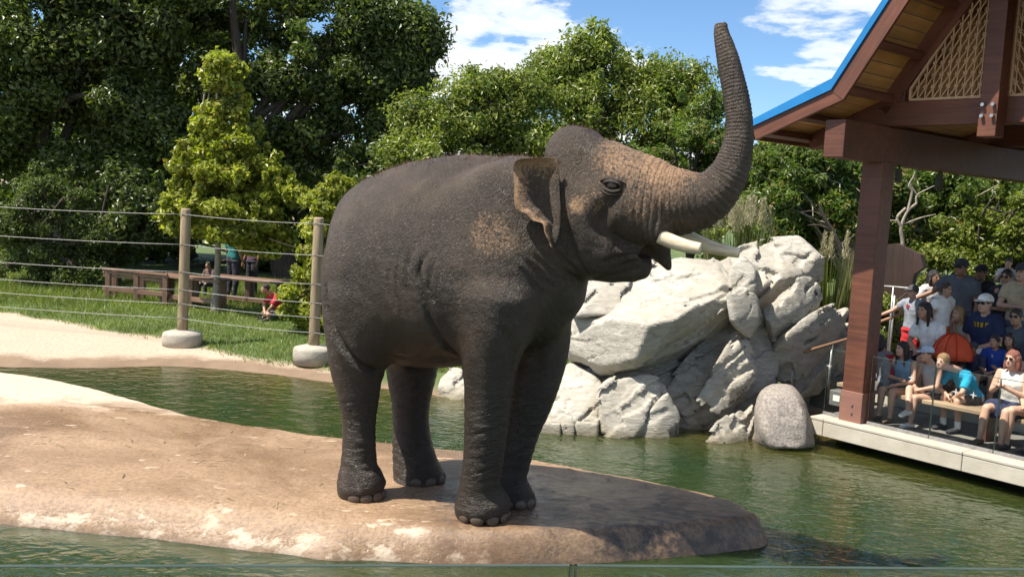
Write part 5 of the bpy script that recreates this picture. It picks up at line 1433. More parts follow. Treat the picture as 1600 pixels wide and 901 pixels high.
pbox('label_plate', (a_ - 0.04, 0.614, DZ + 0.06), (a_ + 0.06, 0.622, DZ + 0.14), m_star, bx_, 0.0)

# --- bench tiers
m_bench = wood('bench_timber', (0.27, 0.19, 0.12), (0.40, 0.29, 0.19))
def bench(label, a0, a1, b_, zf, hs):
    r_ = empty('bench', pv(a0, b_, zf)); tag(r_, label, 'bench')
    for i in range(3):
        pbox('seat_plank', (a0, b_ + i * 0.125, zf + hs - 0.05), (a1, b_ + i * 0.125 + 0.115, zf + hs), m_bench, r_, 0.006)
    n_ = 4
    for i in range(n_):
        a_ = a0 + 0.1 + (a1 - a0 - 0.3) * i / (n_ - 1)
        pbox('leg', (a_, b_ + 0.06, zf), (a_ + 0.09, b_ + 0.30, zf + hs - 0.05), m_beam, r_, 0.006)
bench('long front bench on the deck behind the glass panels', -0.55, 5.0, 0.40, DZ - 0.004, 0.36)
bench('second bench on the raised floor behind the front row', -0.2, 5.0, 1.75, 0.57, 0.36)
bench('back bench on the raised floor under the person in the navy shirt', -0.2, 5.0, 2.45, 0.57, 0.40)
# ================================================================ wire fence on the far bank
m_post = simple('fence_post_timber', (0.25, 0.19, 0.115), 0.75, 0.2, 5, 0.3, 30, stretch=(4, 4, 0.6))
m_foot = simple('fence_footing', (0.34, 0.31, 0.255), 0.85, 0.16, 6, 0.5, 45)
m_cable = simple('steel_cable', (0.30, 0.30, 0.29), 0.5, 0.1, 60, 0.3, 300, metal=0.5)
fence = None
fp = []
for (px, py) in ((-330, 470), (285, 527), (490, 551), (760, 575)):
    p = P_z(px, py, 0.27); fp.append(p)
fence = empty('wire_fence', (fp[1].x, fp[1].y, 0.25)); tag(fence, 'wire fence of round timber posts in concrete footings with six steel cables', 'fence')
PH = 2.12
for i, p in enumerate(fp):
    g0 = ground_at(p.x, p.y)
    bm = bmesh.new()
    q = [(0.0, 0.088), (0.3, 0.086), (1.2, 0.083), (PH - 0.03, 0.080), (PH - 0.008, 0.072), (PH, 0.055)]
    po = tube('post', [(p.x, p.y, 0.40 + z - 0.12) for z, r in q], [r for z, r in q], m_post, None, 20); to_local(po, fence)
    qq = [(-0.12, 0.315), (0.02, 0.32), (0.10, 0.318), (0.135, 0.30), (0.165, 0.20), (0.18, 0.09)]
    fo = tube('footing', [(p.x, p.y, 0.22 + z) for z, r in qq], [r * (1 + 0.0 * z) for z, r in qq], m_foot, None, 28)
    fo.parent = po; fo.matrix_parent_inverse = Matrix.Translation(-Vector(fence.location)) if False else Matrix()
    for h_ in (0.94, 0.705, 0.49, 0.35, 0.24, 0.125):
        bm = bmesh.new(); bmesh.ops.create_uvsphere(bm, u_segments=8, v_segments=6, radius=0.018)
        e = mesh_bm('eye_bolt', bm, m_dark, None, True); e.location = (p.x + 0.07, p.y - 0.055, 0.40 + h_ * PH * 0.985 - 0.06)
        e.parent = po
for i in range(len(fp) - 1):
    a, b_ = fp[i], fp[i + 1]
    for h_ in (0.94, 0.705, 0.49, 0.35, 0.24, 0.125):
        z_ = 0.40 + h_ * PH * 0.985 - 0.06
        pts = []
        for k in range(13):
            t = k / 12; q = a.lerp(b_, t)
            pts.append((q.x, q.y - 0.085, z_ - 0.05 * 4 * t * (1 - t) * (b_ - a).length / 5))
        to_local(tube('cable', pts, 0.0048, m_cable, None, 6), fence)

# --- timber picnic tables in the shade behind the lawn
m_old = wood('weathered_timber', (0.13, 0.07, 0.045), (0.25, 0.15, 0.10))
def trestle(label, pxa, pxb, py_a, py_b, D, slats, back):
    a = P_y(pxa, py_a, D); b_ = P_y(pxb, py_b, D - 0.6)
    g0 = ground_at(a.x, a.y)
    root = empty('picnic_table', (a.x, a.y, g0)); tag(root, label, 'table', 'timber tables behind the lawn')
    L = (b_ - a).length; b_.z = a.z
    for i in range(slats):
        dy = Vector((0.02, 0.16 * i, 0)) if not back else Vector((0, 0.04 * i, -0.075 * i))
        o = beam('plank', a + dy, b_ + dy, 0.14 if not back else 0.035, 0.04 if not back else 0.05, m_old, None, bevel=0.004)
        to_local(o, root)
    for i in range(3):
        t = 0.06 + 0.88 * i / 2
        for k in (0, 1):
            q = a.lerp(b_, t) + Vector((0.03, 0.05 + 0.34 * k, -0.02)); gz_ = ground_at(q.x, q.y)
            o = beam('leg', q, (q.x, q.y, gz_ - 0.03), 0.10, 0.10, m_old, None, up=(0, 1, 0))
            to_local(o, root)
    o = beam('rail', a + Vector((0, 0.05, -0.42)), b_ + Vector((0, 0.05, -0.42)), 0.05, 0.10, m_old, None)
    to_local(o, root)
    return root
trestle('weathered timber bench with slatted back nearest the glossy dark shrub', 160, 262, 419, 428, 20.3, 3, True)
trestle('long weathered timber table behind the sapling trunk', 246, 345, 430, 438, 19.9, 4, False)
trestle('dark timber table under the sapling beside the person in teal', 330, 440, 432, 442, 20.8, 4, False)

# --- glass barrier on the photographer's side of the pool
gz1 = 1.95
pa_ = P_z(-120, 883, gz1); pb_ = P_z(893, 882, gz1); pc_ = P_z(899, 882, gz1); pd_ = P_z(1720, 889, gz1)
for (p0, p1, lab) in ((pa_, pb_, 'clear glass barrier panel standing before the concrete island'), (pc_, pd_, 'clear glass barrier panel standing before the open water and deck')):
    r_ = empty('glass_barrier', (p0.x, p0.y, 0.7)); tag(r_, lab, 'glass panel', 'glass barrier of the viewing area')
    for nm, z0, z1, th, mt in (('pane', 0.7, gz1 - 0.002, 0.012, m_glass), ('edge', gz1 - 0.002, gz1, 0.0125, m_edge)):
        M = frame(Vector((p0.x, p0.y, 0)), Vector((p1.x - p0.x, p1.y - p0.y, 0)))
        bm = bmesh.new(); bm_box(bm, (0, -th / 2, z0), ((p1 - p0).length, th / 2, z1))
        o = mesh_bm(nm, bm, mt); o.matrix_world = M
        to_local(o, r_)
    for e_ in (0.0, (p1 - p0).length - 0.004):
        bm = bmesh.new(); bm_box(bm, (e_, -0.0066, 0.7), (e_ + 0.004, 0.0066, gz1))
        o = mesh_bm('edge', bm, m_edge); o.matrix_world = M
        to_local(o, r_)
# the walkway that the barrier stands on
wk = mesh_np('walkway', [(-6, -6, 0.7), (6, -6, 0.7), (6, 2.9, 0.7), (-6, 2.0, 0.7), (-6, -6, -1), (6, -6, -1), (6, 2.9, -1), (-6, 2.0, -1)], [(0, 1, 2, 3), (3, 2, 6, 7), (0, 3, 7, 4), (1, 5, 6, 2)], m_conc)
tag(wk, 'concrete walkway under the glass barrier', kind='structure')
# ================================================================ spectators
_mc = {}
def cloth(c, rough=0.85):
    k = ('c',) + tuple(c)
    if k not in _mc: _mc[k] = simple('fabric_%d' % len(_mc), c, rough, 0.18, 9.0, 0.5, 28)
    return _mc[k]
def skinm(c):
    k = ('s',) + tuple(c)
    if k not in _mc: _mc[k] = simple('skin_%d' % len(_mc), c, 0.5, 0.08, 6.0)
    return _mc[k]
def hairm(c):
    k = ('h',) + tuple(c)
    if k not in _mc: _mc[k] = simple('hair_%d' % len(_mc), c, 0.45, 0.3, 40.0, 0.6, 90, stretch=(3, 3, .6))
    return _mc[k]
m_lens = simple('sunglasses', (0.012, 0.012, 0.014), 0.12, 0.1)
m_pupil = simple('pupil', (0.02, 0.015, 0.012), 0.2, 0.1)
m_lip = simple('lips', (0.30, 0.10, 0.08), 0.5, 0.1)
SK1, SK2, SK3 = (0.52, 0.31, 0.22), (0.40, 0.22, 0.14), (0.24, 0.125, 0.075)
V3 = lambda *a: np.array(a, float)

def skeleton(pose):
    J = {}
    lean = R(pose.get('lean', 4)); side = R(pose.get('side', 0))
    up = V3(math.sin(side), math.sin(lean) * math.cos(side), math.cos(lean) * math.cos(side)); up /= np.linalg.norm(up)
    if pose['k'] == 'sit':
        seat = pose.get('seat', 0.36); hip = V3(0, 0, seat + 0.10)
        kz = seat + 0.10
        J['kn'] = [V3(s * pose.get('kw', .13), .42, kz + 0.02) for s in (-1, 1)]
        J['an'] = [V3(s * (pose.get('kw', .13) + .01), .44 + pose.get('foot', 0), .09) for s in (-1, 1)]
        if pose.get('cross'):
            J['kn'][1] = V3(.03, .44, kz + .12); J['an'][1] = V3(-.20, .62, kz - .16)
            J['kn'][0] = V3(-.10, .44, kz + .0)
    else:
        hip = V3(0, 0, .93)
        st = pose.get('step', 0.0)
        J['kn'] = [V3(s * .10, .02 + st * s * .5, .50) for s in (-1, 1)]
        J['an'] = [V3(s * .11, -.02 + st * s, .09) for s in (-1, 1)]
    J['hip'] = hip; J['hl'] = [hip + V3(s * .09, 0, -.02) for s in (-1, 1)]
    J['waist'] = hip + up * .17; J['chest'] = hip + up * .36; J['neck'] = hip + up * .53
    hd = R(pose.get('nod', 0))
    J['head'] = J['neck'] + V3(up[0] * .6, up[1] * .5 + .025 + .10 * math.sin(hd), .135 - .03 * abs(math.sin(hd)))
    J['sh'] = [J['neck'] + V3(s * .175, 0, -.055) for s in (-1, 1)]
    J['el'], J['wr'] = [None, None], [None, None]
    for i, s in enumerate((-1, 1)):
        arm = pose['arms'][i]; S = J['sh'][i]
        if arm == 'lap':
            E = S + V3(s * .07, .06 + .12 * math.sin(lean), -.27); Wr = V3(s * .07, .26 + .3 * math.sin(lean), hip[2] + .12)
        elif arm == 'knee':
            E = S + V3(s * .06, .16, -.23); Wr = V3(s * .06, .42, hip[2] + .05)
        elif arm == 'hang':
            E = S + V3(s * .07, -.02, -.28); Wr = S + V3(s * .08, .07, -.52)
        elif arm == 'clap':
            E = S + V3(s * .05, .10, -.26); Wr = S + V3(-s * .13, .28, -.16)
        elif arm == 'fold':
            E = S + V3(s * .06, .09, -.27); Wr = S + V3(-s * .24, .20, -.26)
        elif arm == 'out':
            E = S + V3(s * .18, .12, -.19); Wr = S + V3(s * .36, .22, -.30)
        elif arm == 'face':
            E = S + V3(s * .04, .17, -.22); Wr = S + V3(-s * .13, .19, .03)
        elif arm == 'up':
            E = S + V3(s * .10, .12, -.18); Wr = S + V3(s * .02, .24, .02)
        elif arm == 'back':
            E = S + V3(s * .10, -.12, -.25); Wr = S + V3(s * .12, -.26, -.44)
        J['el'][i], J['wr'][i] = E, Wr
    return J

def to_quads(F):
    P_, Q_ = F.mesh()
    nn = vnormals(P_, Q_)
    if (nn * (P_ - P_.mean(0))).sum() < 0: Q_ = Q_[:, ::-1]
    return relax(P_, Q_, 1, 0.4), Q_

def person(label, at, floor, fwd, pose, skin=SK1, hair=(0.03, 0.02, 0.014), top=(.3, .3, .3), bottom=(.05, .05, .06), sleeve=0.55, legs=0.55, hairlen=0.0, cap=None, glasses=False, shoes=(.04, .04, .04), girth=1.0, look=0.0, printc=None, skirt=False, scale=None, bun=False, group='spectators in the pavilion', socks=None):
    J = skeleton(pose)
    hh = 0.0135
    fwd = Vector((fwd[0], fwd[1], 0)).normalized(); right = Vector((fwd.y, -fwd.x, 0))
    Hd = J['head']; ytop = Hd[2] + .118
    s = scale or min(1.12, max(0.45, (at.z - floor) / ytop))
    org = Vector((at.x, at.y, 0)) - (right * Hd[0] + fwd * Hd[1]) * s
    org.z = floor
    M3 = np.array([[right.x, fwd.x, 0], [right.y, fwd.y, 0], [0, 0, 1]])
    root = empty('person', org); tag(root, label, 'person', None)
    def emit(name, P_, Q_, mat):
        return mesh_np(name, (P_ * s) @ M3.T, Q_, mat, root, True)
    allp = np.array([J['hip'], J['neck'], Hd, Hd + V3(0, 0, .1)] + J['kn'] + J['an'] + J['el'] + J['wr'] + [J['an'][0] + V3(0, .15, 0), J['an'][1] + V3(0, .15, 0)])
    lo, hi = allp.min(0) - .20, allp.max(0) + .20
    lo[2] = min(lo[2], -0.02) if pose['k'] != 'x' else lo[2]
    F = Field(lo, hi, hh)
    g = girth
    fw = (0, 1, 0)
    tp = np.array([J['hip'] + V3(0, 0, -.03), J['hip'] + V3(0, 0, .04), J['waist'], J['chest'], J['neck'] + (J['chest'] - J['neck']) * .28])
    ra = np.array([.105, .11, .098, .112, .075]) * g; rb = np.array([.15, .158, .132, .158, .13]) * g
    F.tube(tp, ra, rb, up=fw, k=.03)
    F.tube([J['neck'] + V3(0, 0, -.08), J['neck'] + V3(0, .01, .0), Hd + V3(0, -.01, -.06)], [.06, .052, .05], k=.04)
    for i in (0, 1):
        F.tube([J['sh'][i], J['sh'][i] + (J['el'][i] - J['sh'][i]) * .45, J['el'][i], J['el'][i] + (J['wr'][i] - J['el'][i]) * .35, J['wr'][i]], [.052 * g, .047 * g, .036, .036, .025], up=(.3, .5, .8), k=.03)
        F.tube([J['hl'][i], J['hl'][i] + (J['kn'][i] - J['hl'][i]) * .4, J['kn'][i]], [.088 * g, .078 * g, .053], up=(1, 0, .1), k=.03)
        F.tube([J['kn'][i], J['kn'][i] + (J['an'][i] - J['kn'][i]) * .35, J['an'][i]], [.052, .055 * (.5 + .5 * g), .034], up=(1, .1, 0), k=.02)
        fd = V3(0, 1, 0) if not (pose.get('cross') and i == 1) else V3(-.25, .9, -.1)
        F.tube([J['an'][i] + V3(0, -.03, -.045), J['an'][i] + V3(0, .02, -.04), J['an'][i] + fd * .15 + V3(0, 0, -.062)], [.036, .040, .024], [.034, .036, .040], k=.03)
        d = J['wr'][i] - J['el'][i]; d /= np.linalg.norm(d)
        F.tube([J['wr'][i], J['wr'][i] + d * .075], [.020, .026], [.030, .038], up=(0.2, .3, .9), k=.02)
    # head: skull, face, jaw, nose, ears - turned by look
    ly = R(look); Rz = Matrix.Rotation(-ly, 3, 'Z')
    def hp(x, y, z): return Hd + np.array(Rz @ Vector((x, y, z)))
    F.ell(hp(0, -.012, .022), (.074, .092, .094), k=.0, rot=Rz)
    F.ell(hp(0, .022, -.035), (.058, .068, .078), k=.03, rot=Rz)
    F.ell(hp(0, .050, -.082), (.032, .030, .026), k=.03, rot=Rz)
    F.tube([hp(0, .082, .012), hp(0, .104, -.026)], [.009, .014], k=.012)
    for e in (-1, 1):
        F.ell(hp(e * .074, -.005, -.008), (.012, .020, .030), k=.008, rot=Rz)
        F.ell(hp(e * .030, .090, .014), (.017, .012, .011), k=.015, rot=Rz, cut=True)
    P_, Q_ = to_quads(F)
    P_[:, 2] = np.maximum(P_[:, 2], 0.0)
    # fingers joined to the hands: four and a thumb
    PV, QV = [P_], [Q_]; off = len(P_)
    for i, sg in enumerate((-1, 1)):
        d = J['wr'][i] - J['el'][i]; d /= np.linalg.norm(d)
        up_ = np.array((0.0, 0.25, 1.0)); sd = np.cross(d, up_); sd /= np.linalg.norm(sd); nr = np.cross(sd, d)
        pal = J['wr'][i] + d * .085
        for k_, (o_, L_) in enumerate(((-.030, .062), (-.010, .075), (.010, .070), (.028, .055))):
            a0 = pal + sd * o_; a1 = a0 + d * L_ * .5 - nr * .006; a2 = a0 + d * L_ * .85 - nr * .026
            v, f = tube_np([a0 - d * .02, a0, a1, a2], [.0095, .0095, .0088, .0065], 6, cap=True)
            PV.append(np.array([list(q) for q in v])); QV.append(np.array(f) + off); off += len(v)
        a0 = J['wr'][i] + d * .035 - sd * .030 * sg; a1 = a0 + d * .035 - sd * .024 * sg; a2 = a1 + d * .03
        v, f = tube_np([a0, a1, a2], [.012, .0105, .008], 6, cap=True)
        PV.append(np.array([list(q) for q in v])); QV.append(np.array(f) + off); off += len(v)
    PA = np.vstack(PV); QA = np.vstack(QV)
    me_f = [tuple(dict.fromkeys(q)) for q in QA[len(Q_):].tolist()]
    me = bpy.data.meshes.new('body'); me.from_pydata(((PA * s) @ M3.T).tolist(), [], Q_.tolist() + me_f)
    me.polygons.foreach_set('use_smooth', np.ones(len(me.polygons), bool)); me.materials.append(skinm(skin))
    link(bpy.data.objects.new('body', me), root)
    # top
    if top is not None:
        F = Field(lo, hi, hh)
        tq_ = tp.copy(); tq_[0] = J['hip'] + V3(0, 0, .02)
        F.tube(tq_, ra * 1.0 + .020, rb * 1.0 + .022, up=fw, k=.03, capf=0.35)
        for i in (0, 1):
            S, E, Wr = J['sh'][i], J['el'][i], J['wr'][i]
            if sleeve > 0:
                if sleeve <= 1: F.tube([S, S + (E - S) * sleeve], [.072 * g, .066 * g], up=(.3, .5, .8), k=.04, capf=.25)
                else: F.tube([S, E, E + (Wr - E) * .85], [.070 * g, .055, .042], up=(.3, .5, .8), k=.04, capf=.25)
        rs_ = .062 * g if sleeve > 0 else .040
        F.tube([J['sh'][0] + V3(.015 if sleeve > 0 else .06, 0, 0), J['neck'] + V3(0, 0, -.035), J['sh'][1] - V3(.015 if sleeve > 0 else .06, 0, 0)], [rs_, rs_ * 1.05, rs_], up=(0, .2, 1), k=.03)
        F.ell(J['neck'] + V3(0, .035, .045), (.060, .075, .055), k=.02, cut=True)
        P_, Q_ = to_quads(F)
        P_ = P_ + vnormals(P_, Q_) * (0.008 * fbm(P_, 9.0, 3, 2))[:, None]
        sh_ = emit('shirt', P_, Q_, cloth(top))
        if printc:
            bm = bmesh.new()
            letters = printc[1]
            up_ = J['neck'] - J['chest']; up_ /= np.linalg.norm(up_); bk = -1 if len(printc) > 2 else 1; c0 = J['chest'] + up_ * .045 + V3(0, bk * (.112 * g + .034), 0)
            for w_, hgt, x0, z0 in letters:
                q = [c0 + V3(x0 - w_ / 2, -6 * bk * (x0 - w_ / 2) ** 2, 0) + up_ * (z0 - hgt / 2), c0 + V3(x0 + w_ / 2, -6 * bk * (x0 + w_ / 2) ** 2, 0) + up_ * (z0 - hgt / 2), c0 + V3(x0 + w_ / 2, -6 * bk * (x0 + w_ / 2) ** 2, 0) + up_ * (z0 + hgt / 2), c0 + V3(x0 - w_ / 2, -6 * bk * (x0 - w_ / 2) ** 2, 0) + up_ * (z0 + hgt / 2)]
                vs = [bm.verts.new(Vector((np.array(a) * s) @ M3.T)) for a in q]; bm.faces.new(vs)
            bmesh.ops.solidify(bm, geom=bm.faces, thickness=.004)
            pr = mesh_bm('shirt_print', bm, cloth(printc[0]), sh_); pr['kind'] = 'stuff'
    # bottom
    F = Field(lo, hi, hh)
    F.tube([J['hip'] + V3(0, 0, -.03), J['hip'] + V3(0, 0, .075)], np.array([.118, .112]) * g + .01, np.array([.162, .158]) * g + .012, up=fw, k=.03, capf=.3)
    for i in (0, 1):
        H_, K_, A_ = J['hl'][i], J['kn'][i], J['an'][i]
        if legs <= 1: F.tube([H_, H_ + (K_ - H_) * legs], [.105 * g, .092 * g + (.02 if skirt else 0)], up=(1, 0, .1), k=.05 if not skirt else .12, capf=.2)
        else: F.tube([H_, K_, K_ + (A_ - K_) * .93], [.10 * g, .072, .055], up=(1, 0, .1), k=.05, capf=.2)
    P_, Q_ = to_quads(F)
    P_ = P_ + vnormals(P_, Q_) * (0.008 * fbm(P_, 10.0, 7, 2))[:, None]
    emit('skirt' if skirt else 'trousers' if legs > 1 else 'shorts', P_, Q_, cloth(bottom))
    # shoes
    for i in (0, 1):
        F = Field(J['an'][i] - .2, J['an'][i] + .26, .011)
        fd = V3(0, 1, 0) if not (pose.get('cross') and i == 1) else V3(-.25, .9, -.1)
        F.tube([J['an'][i] + V3(0, -.045, -.05), J['an'][i] + V3(0, .03, -.045), J['an'][i] + fd * .175 + V3(0, 0, -.066)], [.040, .042, .026], [.040, .043, .046], k=.03)
        F.ell(J['an'][i] + V3(0, 0, .045), (.07, .08, .05), k=.015, cut=True)
        P_, Q_ = to_quads(F); P_[:, 2] = np.maximum(P_[:, 2], -0.0)
        emit('shoe', P_, Q_, cloth(shoes))
        if socks:
            F = Field(J['an'][i] - .14, J['an'][i] + .16, .011)
            F.tube([J['an'][i] + V3(0, 0, -.02), J['an'][i] + (J['kn'][i] - J['an'][i]) * .22], [.043, .045], up=(1, .1, 0), k=.01, capf=.2)
            P_, Q_ = to_quads(F); emit('sock', P_, Q_, cloth(socks))
    # hair
    F = Field(Hd + V3(-.2, -.25, -.5), Hd + V3(.2, .2, .2), .012)
    F.ell(hp(0, -.020, .032), (.084, .098, .097), k=0, rot=Rz)
    F.ell(hp(0, .098, -.052), (.080, .085, .095), k=.02, rot=Rz, cut=True)
    F.ell(hp(0, .0, -.13), (.12, .12, .075), k=.03, rot=Rz, cut=True)
    if hairlen > 0:
        F.tube([hp(0, -.055, .02), hp(0, -.085, -.08), hp(.0, -.085, -.10 - hairlen)], [.055, .05, .025], [.085, .085, .055], up=tuple(Rz @ Vector((0, 1, 0))), k=.03)
        for e in (-1, 1):
            F.tube([hp(e * .068, -.01, .03), hp(e * .082, -.005, -.06), hp(e * .085, .005, -.06 - hairlen * .7)], [.026, .027, .016], k=.03)
    if bun: F.ell(hp(0, -.125, .03), (.045, .05, .05), k=.02)
    P_, Q_ = to_quads(F)
    P_ = P_ + vnormals(P_, Q_) * (0.006 * vnoise(P_, 40.0, 4))[:, None]
    emit('hair', P_, Q_, hairm(hair))
    if cap:
        F = Field(Hd + V3(-.2, -.2, -.1), Hd + V3(.2, .28, .2), .011)
        F.ell(hp(0, -.015, .045), (.092, .108, .092), k=0, rot=Rz)
        F.ell(hp(0, .0, -.045), (.2, .2, .085), k=.01, rot=Rz, cut=True)
        F.ell(hp(0, .118, .042), (.068, .085, .010), k=.01, rot=Rz)
        P_, Q_ = to_quads(F); emit('cap', P_, Q_, cloth(cap))
    # face details
    for e in (-1, 1):
        bm = bmesh.new()
        if glasses:
            bmesh.ops.create_uvsphere(bm, u_segments=10, v_segments=6, radius=1, matrix=Matrix.Diagonal((.028, .012, .021, 1)))
        else:
            bmesh.ops.create_uvsphere(bm, u_segments=8, v_segments=6, radius=1, matrix=Matrix.Diagonal((.013, .009, .009, 1)))
        o = mesh_bm('lens' if glasses else 'eye', bm, m_lens if glasses else m_pupil, root, True)
        c = hp(e * .031, .088 if glasses else .080, .014) * s; c = M3 @ c
        o.matrix_basis = Matrix.Translation(c) @ Matrix.Rotation(math.atan2(-fwd.x, fwd.y) - ly, 4, 'Z') @ Matrix.Scale(s, 4)
    bm = bmesh.new(); bmesh.ops.create_uvsphere(bm, u_segments=8, v_segments=5, radius=1, matrix=Matrix.Diagonal((.023, .008, .007, 1)))
    o = mesh_bm('mouth', bm, m_lip, root, True); c = M3 @ (hp(0, .084, -.058) * s)
    o.matrix_basis = Matrix.Translation(c) @ Matrix.Rotation(math.atan2(-fwd.x, fwd.y) - ly, 4, 'Z') @ Matrix.Scale(s, 4)
    return root

POOL = -WV
def face(deg):   # direction turned from straight at the pool, positive towards the pavilion's right end
    a = R(deg); return POOL * math.cos(a) + GV * math.sin(a)
sit = lambda **k: dict(dict(k='sit', arms=('lap', 'lap'), lean=8), **k)
stand = lambda **k: dict(dict(k='stand', arms=('hang', 'hang'), lean=2), **k)
UF = 0.57
NAVY = (.018, .022, .05); BLK = (.02, .02, .022); GREY = (.20, .21, .23); WHT = (.72, .71, .68)
# front row on the deck bench
person('person seen from behind in red and grey jersey, sitting beside the pavilion post', pv_px(1374, 522, .62), DZ, -GV, sit(lean=10, arms=('knee', 'knee')), SK2, (.02, .014, .01), GREY, (.10, .09, .08), .75, .6, hairlen=.03, look=60, printc=((.55, .02, .04), [(.07, .34, -.085 + .0 + i * .07 - .02, -.07) for i in range(4)], 'back'))
person('person in blue tank top and dark shorts sitting on the front bench', pv_px(1410, 533, .55), DZ, face(-8), sit(arms=('lap', 'fold'), kw=.09), SK1, (.02, .014, .01), (.13, .25, .38), (.05, .045, .04), 0, .35, hairlen=.26, shoes=(.14, .09, .06), look=10)
person('person in pale blue cap and grey top sitting with crossed legs and white shoes', pv_px(1449, 541, .55), DZ, face(-22), sit(cross=True, arms=('lap', 'lap'), lean=10, foot=.06), SK1, (.10, .06, .03), (.30, .30, .33), (.07, .06, .055), 0, .42, cap=(.42, .50, .62), shoes=WHT)
person('person in bright teal shirt and white socks leaning forward on the front bench', pv_px(1474, 552, .42), DZ, face(-20), sit(lean=34, nod=20, arms=('knee', 'knee'), foot=-.06), SK1, (.22, .14, .06), (.008, .27, .44), (.10, .08, .065), .75, .75, shoes=(.03, .03, .035), socks=WHT, look=-10)
person('person in sunglasses, cream top and navy skirt clapping on the front bench', pv_px(1583, 547, .52), DZ, face(-6), sit(arms=('clap', 'clap'), foot=.05), SK1, (.20, .07, .045), (.62, .58, .52), (.022, .03, .075), 0, .75, hairlen=.10, glasses=True, shoes=(.10, .07, .05), girth=1.12, skirt=True)
person('person in dark blue top sitting beside the one clapping in a navy skirt', pv_px(1628, 545, .52), DZ, face(-14), sit(arms=('lap', 'lap'), foot=.0), SK1, (.12, .08, .05), (.08, .10, .14), (.06, .06, .08), .6, .45, shoes=(.05, .05, .06))
# second row
person('person in white top sitting behind the one in the blue tank top', pv_px(1441, 512, 1.75), UF, face(-10), sit(side=4), SK2, (.015, .011, .01), WHT, (.05, .05, .06), .7, .9, hairlen=.22, scale=.98)
person('small person in dark brown top sitting between the pale blue cap and the orange hood', pv_px(1466, 533, 1.72), UF, face(0), sit(seat=.36), SK3, (.015, .012, .01), (.07, .06, .06), (.05, .05, .06), .7, .9)
person('person in dark cap and dark blue shirt sitting behind the one in teal', pv_px(1521, 535, 1.75), UF, face(0), sit(), SK3, (.02, .015, .012), (.03, .035, .07), (.04, .04, .05), .7, .9, cap=(.05, .05, .06))
person('person in royal blue shirt sitting on the second bench', pv_px(1555, 523, 1.8), UF, face(0), sit(), SK2, (.03, .02, .014), (.012, .045, .25), (.04, .04, .05), .7, .9, printc=((.55, .55, .6), [(.03, .05, 0, 0)]))
person('person in black top sitting beside the one in royal blue', pv_px(1578, 520, 1.85), UF, face(5), sit(), SK2, (.015, .012, .01), BLK, (.04, .04, .05), .5, .9, hairlen=.15)
person('person in dark grey polo and sunglasses sitting on the back bench', pv_px(1589, 482, 2.5), UF, face(0), sit(), SK2, (.03, .02, .014), (.075, .09, .11), (.05, .05, .06), .6, .9, glasses=True, girth=1.12)
# third row
person('person in grey shirt, red shorts and dark cap standing with a hand on the rail', pv_px(1427, 446, 2.45), UF, face(-15), stand(arms=('hang', 'out')), SK1, (.10, .06, .03), (.22, .24, .27), (.50, .025, .03), .55, .75, cap=(.06, .06, .065), printc=((.55, .04, .06), [(.10, .022, 0, .01), (.022, .09, 0, .01), (.07, .018, .01, -.02)]))
person('small person in white shirt and orange trousers standing sideways', pv_px(1478, 466, 2.35), UF + .1, face(75), stand(), SK2, (.05, .03, .02), WHT, (.65, .14, .03), .55, 1.2, scale=.80)
person('person in pale olive top holding one hand to the mouth', pv_px(1497, 478, 2.55), UF, face(-10), sit(arms=('lap', 'face')), SK1, (.30, .21, .10), (.30, .31, .24), (.08, .13, .22), 0, 1.2, hairlen=.10)
NL = [(.026, .062, -.13 + .043 * i, 0) for i in range(7)] + [(.26, .012, 0, .036), (.26, .012, 0, -.036)]
person('person in white cap and navy shirt with yellow lettering on the back bench', pv_px(1540, 460, 2.5), UF, face(-8), sit(arms=('lap', 'hang'), lean=4), SK1, (.08, .05, .03), (.016, .026, .075), (.62, .60, .55), .7, .9, cap=WHT, glasses=True, girth=1.18, printc=((.80, .50, .02), NL))
# standing at the back
person('person in white top and black trousers standing sideways by the rail', pv_px(1461, 422, 3.3), UF, face(70), stand(), SK3, (.012, .01, .01), (.55, .55, .54), BLK, .8, 1.2, hairlen=.12, bun=True)
person('person in charcoal shirt and dark cap standing with one arm on the handrail', pv_px(1503, 405, 3.05), UF, face(0), stand(arms=('hang', 'out')), SK3, (.02, .014, .01), (.085, .09, .105), (.05, .05, .06), .6, 1.2, cap=(.03, .03, .035), glasses=True, girth=1.25)
person('person in black shirt and black cap standing with folded arms', pv_px(1534, 414, 3.5), UF, face(0), stand(arms=('fold', 'fold')), SK3, (.02, .014, .01), BLK, (.05, .05, .06), .55, 1.2, cap=(.015, .015, .018), girth=1.15)
mroot = person('person in dark shirt and sunglasses carrying a small one on the shoulders', pv_px(1574, 421, 3.3), UF, face(0), stand(arms=('fold', 'hang')), SK2, (.02, .014, .01), (.035, .035, .045), (.05, .05, .06), .55, 1.2, glasses=True, girth=1.1)
ch_at = pv_px(1577, 397, 3.42)
person('small person in white shirt riding on the shoulders of another', ch_at, ch_at.z - 0.60, face(10), sit(seat=.0, kw=.12, arms=('lap', 'face'), foot=-.12), SK1, (.06, .035, .02), WHT, (.3, .3, .33), .6, .8, scale=.62)
person('person in beige shirt standing beside the one carrying a rider', pv_px(1598, 412, 3.1), UF, face(0), stand(arms=('up', 'fold')), SK1, (.04, .025, .015), (.42, .34, .22), (.10, .10, .12), .6, 1.2, cap=(.05, .05, .05))
